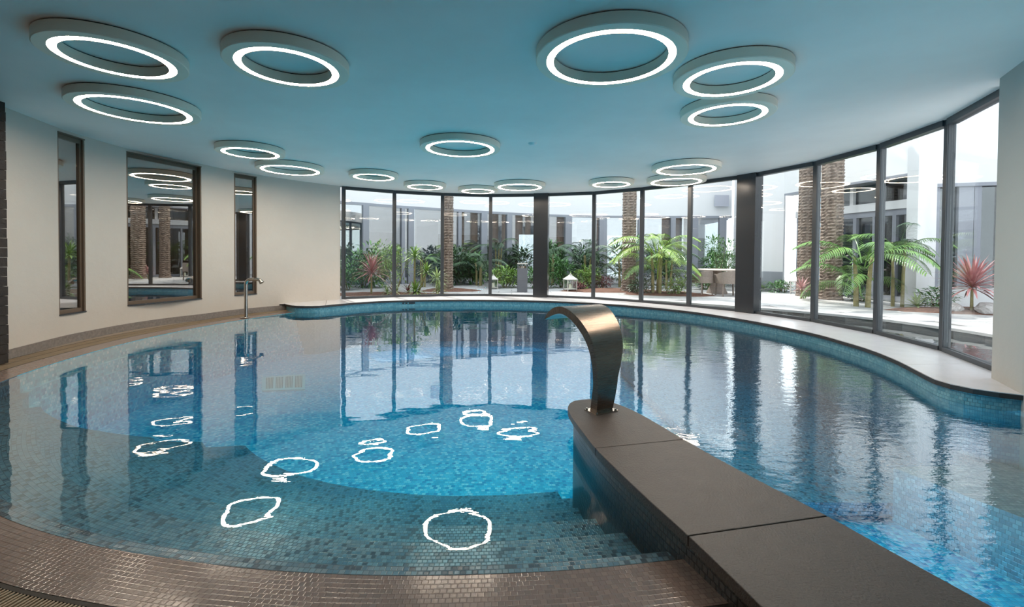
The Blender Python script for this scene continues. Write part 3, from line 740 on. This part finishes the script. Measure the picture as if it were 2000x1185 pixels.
# ---- white buildings around the court
FAC = cat_rom([(-9.5, 13.2), (-7.6, 14.5), (-5.75, 15.8), (-4.4, 16.9), (-2.75, 17.9), (-.86, 19.0), (1.36, 20.0), (3.7, 20.5), (6.2, 20.5), (8.2, 20.3), (9.8, 20.2)], 6)
bd = empty('curved_building', (0, 0, 0)); tag(bd, 'white curved building with a glazed ground floor across the garden court', 'building')
BACK = offset(FAC, .35)
if BACK[20][1] < FAC[20][1]: BACK = offset(FAC, -.35); BS = -1
else: BS = 1
mb = MB(); wallpts = FAC + BACK[::-1]; mb.prism(wallpts, 3.06, 7.2); mb.obj('upper_wall', M['ext_wall'], bd)
mb = MB(); mb.prism([(x, y - .05) for x, y in FAC] + BACK[::-1], 2.96, 3.06); mb.obj('fascia_trim', M['ext_frame'], bd)
B3 = offset(FAC, BS * 3.2)
mb = MB(); mb.prism(BACK + B3[::-1], 2.90, 2.98); mb.obj('corridor_ceiling', M['ext_soffit'], bd)
mb = MB(); mb.prism(FAC + B3[::-1], GZ - .3, GZ + .02); mb.obj('corridor_floor', M['int_wall'], bd)
# inner wall with openings to daylight, and darker doors
rnd = random.Random(3); n = len(B3); k = 0
pat = ['w', 'g', 'd', 'w', 'w', 'g', 'd', 'w', 'g', 'd', 'd', 'w', 'o', 'd', 'g', 'o', 'g', 'd', 'w', 'd']
i = 0
while i < n - 3:
    p = pat[k % len(pat)]; k += 1; seg = B3[i:i + 4]; o4 = offset(seg, BS * .15); z1 = 2.9 
    if p == 'w': mb = MB(); mb.prism(seg + o4[::-1], GZ, z1); mb.obj('inner_wall', M['int_wall'], bd)
    elif p == 'd': mb = MB(); mb.prism(seg + o4[::-1], GZ, 2.2); mb.obj('inner_door', M['int_dark'], bd); mb = MB(); mb.prism(seg + o4[::-1], 2.2, z1); mb.obj('door_header', M['int_wall'], bd)
    elif p == 'g': mb = MB(); mb.prism(seg + o4[::-1], GZ, z1); mb.obj('inner_panel', M['ext_soffit'], bd)
    else: mb = MB(); mb.prism(seg + o4[::-1], 2.3, z1); mb.obj('opening_header', M['int_wall'], bd)
    i += 3
s_ = arclen(FAC)
MPX = [(-7.6, .25), (-5.35, .22), (-4.25, .12), (-3.85, .22), (-2.3, .14), (-1.2, .26), (-.1, .24), (1.2, .16), (2.5, .30), (4.1, .34), (5.9, .2), (7.4, .2), (8.25, .25), (9.5, .3)]
mk = []
for x, wd_ in MPX:
    j = min(range(len(FAC) - 1), key=lambda q: abs(FAC[q][0] - x)); a, b = Vector(FAC[j]), Vector(FAC[j + 1]); d = (b - a).normalized(); mk.append((a, d, wd_))
    mb = MB(); mb.box((a.x, a.y, 1.53), (wd_, .2, 2.88), d); mb.obj('mullion', M['ext_frame'], bd)
for (a, d0, w0), (b, d1, w1) in zip(mk, mk[1:]):
    mb = MB(); pane_quad(mb, a + d0 * w0 / 2, b - d1 * w1 / 2, GZ + .02, 2.96, .02); mb.obj('glass_pane', M['facade_glass'], bd)
mb = MB(); mb.box((9.28, 20.06, 3.72), (.62, .06, .50), (1, 0)); mb.obj('small_window', M['ext_soffit'], bd)
mb = MB(); mb.box((-2.9, 17.75, 4.15), (.5, .06, .45), (1, .5)); mb.obj('wall_vent', M['ext_soffit'], bd)

# right-hand wing: return wall, recessed window wall, pier and side window
rb = empty('right_wing', (0, 0, 0)); tag(rb, 'white building wing at right with dark windows and a square white pier', 'building')
def wseg(p, q, z0, z1, th, mat, nm, par=rb, off=0):
    p = Vector(p); q = Vector(q); d = (q - p).normalized(); nv = Vector((-d.y, d.x)); 
    if nv.x < 0: nv = -nv
    p = p + nv * off; q = q + nv * off
    mb = MB(); mb.prism([tuple(p), tuple(q), tuple(q + nv * th), tuple(p + nv * th)], z0, z1); return mb.obj(nm, mat, par)
A_, B_, Cc = (8.35, 15.4), (8.95, 14.9), (9.75, 11.05)
wseg((9.9, 20.2), A_, GZ, 7.2, .3, M['ext_wall'], 'return_wall')
wseg(A_, B_, GZ, 7.2, .3, M['ext_wall'], 'left_pier'); wseg(A_, B_, GZ, .75, .02, M['ext_frame'], 'dark_base', off=-.03)
wseg(B_, Cc, 3.32, 7.2, .4, M['ext_wall'], 'upper_wall')
wseg(B_, Cc, 3.26, 3.32, .3, M['ext_frame'], 'opening_trim')
wseg(B_, Cc, 2.52, 2.74, .25, M['ext_wall'], 'white_beam', off=.45)
wseg(B_, Cc, 2.74, 3.26, .03, M['wing_glass'], 'clerestory_pane', off=.55)
wseg(B_, Cc, 2.36, 2.52, .1, M['ext_frame'], 'window_head', off=.5)
wseg(B_, Cc, GZ + .12, 2.36, .02, M['wing_glass'], 'large_pane', off=.58)
wseg(B_, Cc, GZ, GZ + .12, .1, M['ext_frame'], 'window_sill', off=.5)
bv_, cv_ = Vector(B_), Vector(Cc); dd = (cv_ - bv_).normalized(); nn = Vector((-dd.y, dd.x)); nn = -nn if nn.x < 0 else nn; LL = (cv_ - bv_).length
for f, wj in ((.02, .12), (.26, .06), (.52, .10), (.66, .06), (.80, .10), (.985, .12)):
    q = bv_ + dd * LL * f + nn * .55; mb = MB(); mb.box((q.x, q.y, 1.23), (wj, .12, 2.26), dd); mb.obj('window_post', M['ext_frame'], rb)
q = bv_ + dd * LL * .5 + nn * .5; mb = MB(); mb.box((q.x, q.y, 3.0), (.10, .10, .52), dd); mb.obj('clerestory_post', M['ext_wall'], rb)
wseg(B_, Cc, GZ, 3.3, .1, M['int_dark'], 'room_back_wall', off=1.6)  # dark colour, set close behind the glass, stands in for an unlit room
wseg(B_, Cc, 3.3, 3.36, 4.4, M['ext_soffit'], 'room_ceiling', off=.4); wseg(B_, Cc, GZ - .1, GZ + .02, 4.2, M['int_dark'], 'room_floor', off=.1)
mb = MB(); mb.prism([(9.72, 11.15), (10.12, 11.10), (10.06, 10.72), (9.66, 10.77)], GZ, 7.2); mb.obj('pier', M['ext_wall'], rb)
D_, E_ = (10.05, 10.75), (12.6, 9.9)
def wsg2(p, q, z0, z1, th, mat, nm, off=0):
    p = Vector(p); q = Vector(q); d = (q - p).normalized(); nv = Vector((-d.y, d.x)); 
    if nv.y < 0: nv = -nv
    p = p + nv * off; q = q + nv * off
    mb = MB(); mb.prism([tuple(p), tuple(q), tuple(q + nv * th), tuple(p + nv * th)], z0, z1); return mb.obj(nm, mat, rb)
wsg2(D_, E_, 3.0, 7.2, .35, M['ext_wall'], 'side_upper_wall'); wsg2(D_, E_, 2.92, 3.0, .3, M['ext_frame'], 'side_window_head')
wsg2(D_, E_, GZ, .55, .3, M['ext_wall'], 'side_low_wall')
wsg2(D_, E_, .55, 2.92, .02, M['wing_glass'], 'side_pane', .15); wsg2(D_, E_, GZ, 3.0, .1, M['int_dark'], 'side_room_wall', 1.0)
for f in (.03, .24, .32, .62, .97):
    q = Vector(D_).lerp(Vector(E_), f); mb = MB(); mb.box((q.x, q.y + .12, 1.73), (.13 if f != .24 else .28, .14, 2.38), (2.55, -.85)); mb.obj('side_window_post', M['ext_frame'], rb)
mb = MB(); mb.prism([(12.5, 9.95), (12.8, 9.9), (12.8, 3.2), (12.5, 3.2)], GZ, 7.2); mb.obj('end_wall', M['ext_wall'], rb)
mb = MB(); mb.prism([(-9.4, 13.2), (-9.7, 13.2), (-7.2, 10.9), (-6.6, 10.9)], GZ, 7.2)
tag(mb.obj('garden_wall', M['ext_wall']), 'white garden wall closing the court behind the left hall wall', 'wall')

# ---- plants
def leaf_strip(mb, p, d, L, w, droop, fold=.15, n=4, taper=True, mi=0):
    """narrow leaf, creased along its middle, drooping under its weight"""
    p = Vector(p); d = Vector(d).normalized(); rows = []
    for i in range(n + 1):
        f = i / n; ww = w * (math.sin(PI * (.12 + .88 * f)) if taper else (1 - f * .9)); side = d.cross(Vector((0, 0, 1)))
        if side.length < 1e-3: side = Vector((1, 0, 0))
        side.normalize(); up = side.cross(d)
        rows.append((p - side * ww / 2 + up * ww * fold, p.copy(), p + side * ww / 2 + up * ww * fold))
        p = p + d * (L / n); d = (d + Vector((0, 0, -droop / n))).normalized()
    for a, b in zip(rows, rows[1:]):
        mb.face([a[0], a[1], b[1], b[0]], None, mi); mb.face([a[1], a[2], b[2], b[1]], None, mi)
def frond_mesh(name, mat, L=1.5, rise=.9, droop=1.9, nl=22, ll=.42, seed=0):
    """arching feather frond lying along +x"""
    rnd = random.Random(seed); mb = MB(); p = Vector((0, 0, 0)); d = Vector((1, 0, rise)).normalized(); pts = [p.copy()]; ds = [d.copy()]; n = 18
    for i in range(n):
        p = p + d * (L / n); d = (d + Vector((0, 0, -droop / n))).normalized(); pts.append(p.copy()); ds.append(d.copy())
    mb.tube(pts, [.014 * (1 - .85 * i / n) + .002 for i in range(n + 1)], 5)
    for k in range(nl):
        f = .2 + .8 * k / (nl - 1); j = f * n; i0 = min(n - 1, int(j)); q = pts[i0].lerp(pts[i0 + 1], j - i0); dd_ = ds[i0]
        for sgn in (-1, 1):
            sd = dd_.cross(Vector((0, 0, 1))).normalized() * sgn; l = ll * math.sin(PI * (.22 + .70 * f)) * rnd.uniform(.9, 1.1)
            leaf_strip(mb, q, sd * 1.0 + dd_ * .75 + Vector((0, 0, .12)), l, .034, 1.5 + rnd.uniform(-.2, .3), n=3)
    return mb.mesh(name, mat, merge=False)
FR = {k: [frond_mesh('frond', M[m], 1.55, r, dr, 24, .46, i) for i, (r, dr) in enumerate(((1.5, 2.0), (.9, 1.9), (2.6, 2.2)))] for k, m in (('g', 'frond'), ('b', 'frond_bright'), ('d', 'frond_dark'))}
def kentia(x, y, zc, nf, sc, label, kinds='g', seed=0, group=None, clump=3):
    rnd = random.Random(seed); r = empty('kentia_palm', (x, y, GZ)); tag(r, label, 'palm', group)
    for k in range(clump):
        a = 2 * PI * k / clump + seed; bx, by = .12 * math.cos(a) * sc, .12 * math.sin(a) * sc; mb = MB()
        mb.tube([(bx, by, 0), (bx * 1.1, by * 1.1, (zc - GZ) * .5), (bx * 1.5, by * 1.5, zc - GZ)], [.055 * sc, .045 * sc, .03 * sc], 8); mb.obj('stem', M['stem'], r, smooth=1)
    for k in range(nf):
        a = 2 * PI * (k * .382) + rnd.uniform(-.2, .2); me = FR[rnd.choice(kinds)][[1, 0, 1, 2][k % 4]]; s = sc * rnd.uniform(.75, 1.1)
        o = link('frond', me, r); o.location = (.1 * sc * math.cos(a), .1 * sc * math.sin(a), zc - GZ - (rnd.uniform(0, .3) if k % 3 else rnd.uniform(.4, .85) * (zc - GZ)) * sc); o.rotation_euler = (rnd.uniform(-.15, .15), rnd.uniform(-.15, .12), a); o.scale = (s,) * 3
    return r
def rosette(mb, c, n, L, w, droop, seed=0, elev=(-.2, 1.3)):
    rnd = random.Random(seed)
    for k in range(n):
        a = k * 2.399 + rnd.uniform(-.2, .2); e = elev[0] + (elev[1] - elev[0]) * ((k + .5) / n) ** .8
        leaf_strip(mb, (c[0], c[1], c[2] + .001 * k), (math.cos(a) * math.cos(e), math.sin(a) * math.cos(e), math.sin(e)), L * rnd.uniform(.8, 1.1), w, droop * rnd.uniform(.6, 1.2), n=4, taper=True)
def sword_plant(name, x, y, heads, mat, n, L, w, droop, label, cat, seed=0, group=None, elev=(-.3, 1.35)):
    r = empty(name, (x, y, GZ)); tag(r, label, cat, group)
    for i, (hx, hy, hz, s) in enumerate(heads):
        if hz > .12:
            mb = MB(); mb.tube([(hx * .2, hy * .2, 0), (hx * .6, hy * .6, hz * .5), (hx, hy, hz)], [.03, .026, .022], 7); mb.obj('stem', M['stem'], r, smooth=1)
        mb = MB(); rosette(mb, (hx, hy, hz), n, L * s, w, droop, seed + i, elev); mb.obj('leaf_rosette', mat, r, merge=False)
    return r
def shrub(x, y, rx, rz_, mat, nleaf, label, seed=0, ls=.09, name='leafy_shrub', zc=None, group=None, ry=None):
    rnd = random.Random(seed); r = empty(name, (x, y, GZ)); tag(r, label, 'shrub', group); mb = MB(); zc = zc if zc is not None else rz_ * .95; ry = ry or rx
    lobes = [(rnd.uniform(-.55, .55) * rx, rnd.uniform(-.5, .5) * ry, zc * rnd.uniform(.55, 1.3), rnd.uniform(.45, .75)) for _ in range(7)]
    for k in range(nleaf):
        lx, ly, lz, s = lobes[k % 7]; v = Vector((rnd.gauss(0, 1), rnd.gauss(0, 1), rnd.gauss(0, 1))).normalized(); f = rnd.uniform(.6, 1.0)
        p = Vector((lx + v.x * rx * s * f, ly + v.y * ry * s * f, max(.03, lz + v.z * rz_ * s * f)))
        leaf_strip(mb, p, (v.x + rnd.uniform(-.5, .5), v.y + rnd.uniform(-.5, .5), v.z * .4 + rnd.uniform(-.1, .5)), ls * rnd.uniform(1.2, 2.4), ls * .55, 1.0, n=2)
    tag(mb.obj('foliage', mat, r, merge=False), kind='stuff')
    mb = MB()
    for k in range(5):
        a = 2 * PI * k / 5 + seed; mb.tube([(.04 * math.cos(a), .04 * math.sin(a), 0), (rx * .3 * math.cos(a), ry * .3 * math.sin(a), zc * .6), (rx * .5 * math.cos(a + .4), ry * .5 * math.sin(a + .4), zc * 1.15)], [.014, .01, .004], 5)
    mb.obj('branches', M['stem'], r); return r
def date_trunk(h, R, boots=True):
    """trunk studded with cut leaf bases in a spiral of diamonds"""
    mb = MB(); n, dz = 26, .042; m = int(h / dz); V = []; rt = random.Random(5)
    for j in range(m + 1):
        z = j * dz; row = []
        for k in range(n):
            ph = (k * 7 / n + (j * .5)) % 1.0; b = 1 - abs(ph * 2 - 1) + rt.uniform(-.3, .3); b2 = .8 if j % 2 else .3
            row.append((R * (1 + .20 * b * b2 + (.22 * math.exp(-z * 6))) * math.cos(2 * PI * k / n), R * (1 + .20 * b * b2 + (.22 * math.exp(-z * 6))) * math.sin(2 * PI * k / n), z + .022 * b + rt.uniform(-.006, .006)))
        V.append(row)
    for j in range(m):
        for k in range(n): mb.face([V[j][k], V[j][(k + 1) % n], V[j + 1][(k + 1) % n], V[j + 1][k]], None, 1 if (j % 2 and rt.random() < .7) else 0)
    mb.face(V[-1]); return mb.mesh('trunk', [M['bark'], M['boot']])
crown = [frond_mesh('frond', M['frond'], 2.6, r, dr, 26, .45, 20 + i) for i, (r, dr) in enumerate(((.9, 1.6), (2.2, 1.7), (.1, 1.3)))]
TR = date_trunk(6.6, .19)
def date_palm(x, y, dia, label, seed):
    r = empty('date_palm', (x, y, GZ)); tag(r, label, 'palm tree', 'date palms in the garden court')
    t_ = link('trunk', TR, r); t_.scale = (dia / .44, dia / .44, 1); t_.rotation_euler = (0, 0, seed)
    rnd = random.Random(seed)
    for k in range(12):
        a = k * 2.399; o = link('frond', crown[k % 3], r); o.scale = (.42,) * 3; o.location = (.1 * math.cos(a), .1 * math.sin(a), 6.55); o.rotation_euler = (0, rnd.uniform(-.1, .1), a)
date_palm(-2.02, 14.1, .38, 'slim orange brown palm trunk between the second and third glass panes', 1)
date_palm(3.68, 14.2, .46, 'thick palm trunk just left of the big kentia palm clump', 2)
date_palm(8.35, 12.85, .42, 'farther and thinner of the two palm trunks right of the right steel column', 3)
date_palm(8.45, 11.95, .54, 'nearer and thicker of the two palm trunks right of the right steel column', 4)

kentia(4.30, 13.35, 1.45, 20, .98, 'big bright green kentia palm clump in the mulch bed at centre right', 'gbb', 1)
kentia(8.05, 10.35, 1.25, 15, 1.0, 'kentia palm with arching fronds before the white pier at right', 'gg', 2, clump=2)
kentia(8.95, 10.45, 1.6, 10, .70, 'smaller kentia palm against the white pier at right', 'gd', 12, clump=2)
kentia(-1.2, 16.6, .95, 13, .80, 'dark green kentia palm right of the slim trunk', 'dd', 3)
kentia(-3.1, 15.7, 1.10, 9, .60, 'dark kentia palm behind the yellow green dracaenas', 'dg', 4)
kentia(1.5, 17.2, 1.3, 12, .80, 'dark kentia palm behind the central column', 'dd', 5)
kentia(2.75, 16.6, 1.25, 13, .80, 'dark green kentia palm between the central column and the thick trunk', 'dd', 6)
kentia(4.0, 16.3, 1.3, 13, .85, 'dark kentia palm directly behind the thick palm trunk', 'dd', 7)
kentia(5.4, 15.6, 1.1, 11, .75, 'dark kentia palm behind the big bright clump', 'dg', 8)
kentia(-.55, 18.4, 1.5, 10, .8, 'dark kentia palm at the foot of the curved facade behind the litter bin', 'dd', 9)
sword_plant('red_cordyline', -3.80, 12.2, [(0, 0, .58, 1)], M['leaf_red'], 75, .62, .036, .8, 'pink red cordyline with sword leaves behind the leftmost glass pane', 'plant', 1)
sword_plant('red_cordyline', 9.55, 9.35, [(0, 0, .50, 1)], M['leaf_red'], 85, .72, .05, .75, 'large pink red cordyline behind the last glass pane beside the right wall', 'plant', 2)
sword_plant('red_cordyline', 7.75, 12.05, [(0, 0, .28, 1)], M['leaf_red'], 40, .36, .03, .6, 'small red cordyline beside the thick trunk, next to the stone lantern', 'plant', 3)
sword_plant('wine_bromeliad', -3.3, 12.5, [(0, 0, .05, 1), (.4, .1, .05, .9)], M['leaf_wine'], 26, .34, .03, .9, 'low wine red spiky plants right of the leftmost cordyline', 'plant', 4)
sword_plant('dracaena', -2.62, 12.1, [(0, .05, 1.02, .9), (.05, -.1, .10, .95), (.30, .1, .62, .8)], M['leaf_bright'], 46, .42, .04, 1.3, 'tall yellow green dracaena with several leafy heads behind the second pane', 'plant', 5)
sword_plant('spider_plant', -2.05, 12.35, [(0, 0, .42, 1), (.1, -.2, .12, .8)], M['leaf_pale'], 50, .42, .03, 1.5, 'white striped arching plant left of the slim palm trunk', 'plant', 6)
sword_plant('spider_plant', -3.1, 12.0, [(0, 0, .10, .8), (-.25, .1, .08, .6)], M['leaf_pale'], 36, .34, .028, 1.1, 'low pale rosette at the foot of the leftmost mullion', 'plant', 7)
sword_plant('agave', 9.0, 10.0, [(0, 0, .04, 1)], M['leaf_pale'], 34, .34, .05, .5, 'low pale green agave rosette before the white pier', 'plant', 8)
shrub(-3.5, 13.6, .75, .75, M['leaf_bright'], 900, 'airy light green shrub behind the leftmost cordyline', 1, .07, zc=.9)
shrub(-.25, 15.7, .62, .42, M['leaf_bright'], 900, 'bushy light green plant left of the litter bin', 2, .09)
shrub(.85, 15.6, .55, .42, M['leaf_green'], 700, 'green shrub between the litter bin and the central column', 3, .08)
shrub(1.75, 16.0, .45, .60, M['leaf_green'], 800, 'tall bluish green shrub right of the central column', 4, .09)
shrub(2.55, 15.7, .62, .42, M['leaf_bright'], 800, 'light green shrub behind the white lantern', 5, .08)
shrub(3.1, 15.5, .40, .26, M['leaf_wine'], 350, 'dark red leafy shrub left of the thick palm trunk', 6, .08)
shrub(4.85, 13.2, .42, .36, M['leaf_bright'], 500, 'small leafy shrub at the right foot of the big kentia palm', 7, .07)
shrub(3.95, 13.5, .35, .30, M['frond_dark'], 350, 'dark undergrowth shrub at the left foot of the big kentia palm', 8, .08)
shrub(7.45, 15.9, .70, .80, M['leaf_green'], 1100, 'tall feathery green bamboo shrub above the wicker armchairs', 9, .08, zc=1.25)
shrub(6.7, 15.6, .60, .32, M['leaf_green'], 500, 'low ferny shrub behind the wicker armchairs', 10, .10)
shrub(8.15, 15.0, .30, .2, M['leaf_bright'], 250, 'low yellow green plant at the dark wall base, right of the steel column', 11, .07)
shrub(8.75, 14.5, .42, .22, M['leaf_green'], 350, 'low green planting below the dark window, left of the stone lantern', 12, .08)
shrub(9.45, 10.0, .35, .28, M['leaf_green'], 300, 'dark green shrub right of the white pier', 13, .08)
shrub(9.0, 11.6, .35, .18, M['leaf_green'], 250, 'low green ground cover right of the thick palm trunk', 14, .07)
shrub(2.0, 14.95, .34, .14, M['leaf_wine'], 260, 'low reddish bromeliads beside the white lantern', 15, .07)
shrub(-5.1, 14.0, .55, .5, M['leaf_green'], 500, 'green shrub close to the left end of the glass wall', 16, .09)

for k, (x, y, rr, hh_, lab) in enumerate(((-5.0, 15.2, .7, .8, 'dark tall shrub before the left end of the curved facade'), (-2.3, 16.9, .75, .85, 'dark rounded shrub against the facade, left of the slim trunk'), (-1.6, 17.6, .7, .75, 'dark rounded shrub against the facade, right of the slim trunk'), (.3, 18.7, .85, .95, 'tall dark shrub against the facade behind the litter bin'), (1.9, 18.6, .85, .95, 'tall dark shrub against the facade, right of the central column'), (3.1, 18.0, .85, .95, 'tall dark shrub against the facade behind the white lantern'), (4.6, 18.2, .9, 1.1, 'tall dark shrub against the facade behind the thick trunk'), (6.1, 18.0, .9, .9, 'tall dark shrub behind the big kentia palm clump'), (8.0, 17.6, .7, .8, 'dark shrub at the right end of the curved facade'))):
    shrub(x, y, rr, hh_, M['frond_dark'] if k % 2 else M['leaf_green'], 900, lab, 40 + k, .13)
# ---- garden furniture
def lantern(x, y, h, w_, body, label, rz=.3):
    r = empty('lantern', (x, y, GZ), rz); tag(r, label, 'lantern', 'standing garden lanterns'); hw = w_ / 2; bz = h * .12; tz = h * .66
    mb = MB(); mb.box((0, 0, bz), (w_, w_, .02)); mb.obj('base', M[body], r)
    for i, j in ((-1, -1), (1, -1), (1, 1), (-1, 1)):
        mb = MB(); mb.bar((i * (hw - .012), j * (hw - .012), 0), (i * (hw - .012), j * (hw - .012), tz), .022); mb.obj('post', M[body], r)
    mb = MB()
    for k in range(4):
        c, s = math.cos(k * PI / 2), math.sin(k * PI / 2); mb.box((c * (hw - .012), s * (hw - .012), (bz + tz) / 2), (.004, w_ - .05, tz - bz - .03), (c, s))
    mb.obj('glass', M['glass'], r)
    mb = MB(); mb.box((0, 0, tz), (w_ + .02, w_ + .02, .02)); q = hw + .015
    for k in range(4):
        P = [(-q, -q), (q, -q), (q, q), (-q, q)]; a, b = P[k], P[(k + 1) % 4]
        mb.face([(*a, tz + .01), (*b, tz + .01), (b[0] * .22, b[1] * .22, h * .9), (a[0] * .22, a[1] * .22, h * .9)])
    mb.box((0, 0, h * .93), (w_ * .24, w_ * .24, h * .06)); mb.obj('roof', M[body], r)
    mb = MB(); mb.tube([(0, -.035, h * .96), (0, -.03, h * .995), (0, 0, h * 1.02), (0, .03, h * .995), (0, .035, h * .96)], .006, 6); mb.obj('ring_handle', M[body], r)
    mb = MB(); mb.lathe([(0, 0), (.045, 0), (.045, .14), (0, .14)], (0, 0, bz + .01), 14); mb.obj('candle', M['candle'], r)
lantern(1.86, 14.35, .56, .33, 'lantern', 'weathered white lantern on the paving right of the central column')
lantern(-1.98, 18.0 - .6, .50, .30, 'lantern_dark', 'small grey lantern right of the slim palm trunk')
lantern(-.62, 15.0, .48, .26, 'lantern', 'white lantern half hidden by the mullion left of the litter bin')
lantern(8.75, 13.75, .60, .32, 'lantern', 'pale stone coloured lantern left of the two thick palm trunks')
bn = empty('litter_bin', (.32, 13.9, GZ)); tag(bn, 'slate grey square litter bin with a steel ashtray top', 'bin')
mb = MB(); mb.box((0, 0, .36), (.31, .31, .72)); o = mb.obj('body', M['bin'], bn); bv = o.modifiers.new('b', 'BEVEL'); bv.width = .012; bv.segments = 2
for i, j in ((-1, -1), (1, -1), (1, 1), (-1, 1)):
    mb = MB(); mb.bar((i * .135, j * .135, .72), (i * .135, j * .135, .86), .03); mb.obj('post', M['bin'], bn)
mb = MB(); mb.box((0, 0, .87), (.31, .31, .03)); mb.obj('lid', M['lantern'], bn)
mb = MB(); mb.lathe([(0, .73), (.11, .73), (.12, .80), (.10, .80), (.09, .745), (0, .745)], (0, 0, 0), 20); mb.obj('ashtray_bowl', M['steel_plain'], bn)

def armchair(x, y, rz, label):
    r = empty('wicker_armchair', (x, y, GZ), rz); tag(r, label, 'chair', 'wicker armchairs by the garden table')
    mb = MB(); n = 14; ri, ro = .25, .285; P = []
    for k in range(n + 1):                                   # wrap-around back and arms as one woven shell
        a = -PI * .0 + PI * k / n; P.append((math.cos(a), math.sin(a)))
    def hh(k): return .72 - .10 * abs(k / n * 2 - 1) ** 2
    for k in range(n):
        (c0, s0), (c1, s1) = P[k], P[k + 1]; h0, h1 = hh(k), hh(k + 1)
        I0, I1 = (c0 * ri, s0 * ri * 1.05), (c1 * ri, s1 * ri * 1.05); O0, O1 = (c0 * ro * 1.06, s0 * ro * 1.12), (c1 * ro * 1.06, s1 * ro * 1.12)
        mb.face([(*O0, .36), (*O1, .36), (*O1, h1), (*O0, h0)]); mb.face([(*I1, .36), (*I0, .36), (*I0, h0), (*I1, h1)]); mb.face([(*O0, h0), (*O1, h1), (*I1, h1), (*I0, h0)]); mb.face([(*I0, .36), (*I1, .36), (*O1, .36), (*O0, .36)])
    for c in (-1, 1):
        x0 = c * .275; mb.prism([(x0 - .022, -.26), (x0 + .022, -.26), (x0 + .022, .02), (x0 - .022, .02)], .36, .62)
    mb.obj('backrest', M['wicker'], r, smooth=.8)
    mb = MB(); mb.prism([(-.26, -.26), (.26, -.26), (.26, .05), (.2, .2), (-.2, .2), (-.26, .05)], .36, .43); mb.obj('seat', M['wicker'], r)
    for i, j in ((-.25, -.23), (.25, -.23), (.2, .22), (-.2, .22)):
        mb = MB(); mb.bar((i * .92, j * .92, .36), (i, j, 0), .035); mb.obj('leg', M['wicker'], r)
armchair(5.62, 13.35, PI + .35, 'taupe wicker armchair seen from behind, nearer the big kentia palm')
armchair(6.22, 13.0, PI - .1, 'taupe wicker armchair seen from behind, partly covered by the steel column')
tb = empty('garden_table', (6.35, 13.95, GZ)); tag(tb, 'round taupe garden table behind the wicker armchairs', 'table')
mb = MB(); mb.lathe([(0, .70), (.56, .70), (.58, .715), (.58, .735), (.56, .75), (0, .75)], (0, 0, 0), 40); mb.obj('table_top', M['table'], tb, smooth=.6)
mb = MB(); mb.lathe([(0, .70), (.12, .70), (.15, .35), (.30, .03), (.30, 0), (0, 0)], (0, 0, 0), 24); mb.obj('pedestal', M['wicker'], tb, smooth=.6)
for k, (x, y, s) in enumerate(((9.25, 9.45, .16), (9.7, 9.15, .2), (10.15, 9.1, .17), (10.4, 9.4, .22))):
    mb = MB(); rnd = random.Random(k); bm = bmesh.new(); bmesh.ops.create_icosphere(bm, subdivisions=2, radius=s)
    for v in bm.verts: v.co = Vector((v.co.x * 1.3, v.co.y, v.co.z * .75)) * rnd.uniform(.88, 1.08)
    me = bpy.data.meshes.new('edging_rock'); bm.to_mesh(me); bm.free(); me.materials.append(M['gravel']); o = link('edging_rock', me); o.location = (x, y, GZ + s * .5)
    tag(o, ['leftmost grey edging rock before the red cordyline at right', 'grey edging rock directly below the red cordyline at right', 'grey edging rock just right of the red cordyline centre', 'grey edging rock nearest the right wall'][k], 'rock', 'edging rocks of the right bed')
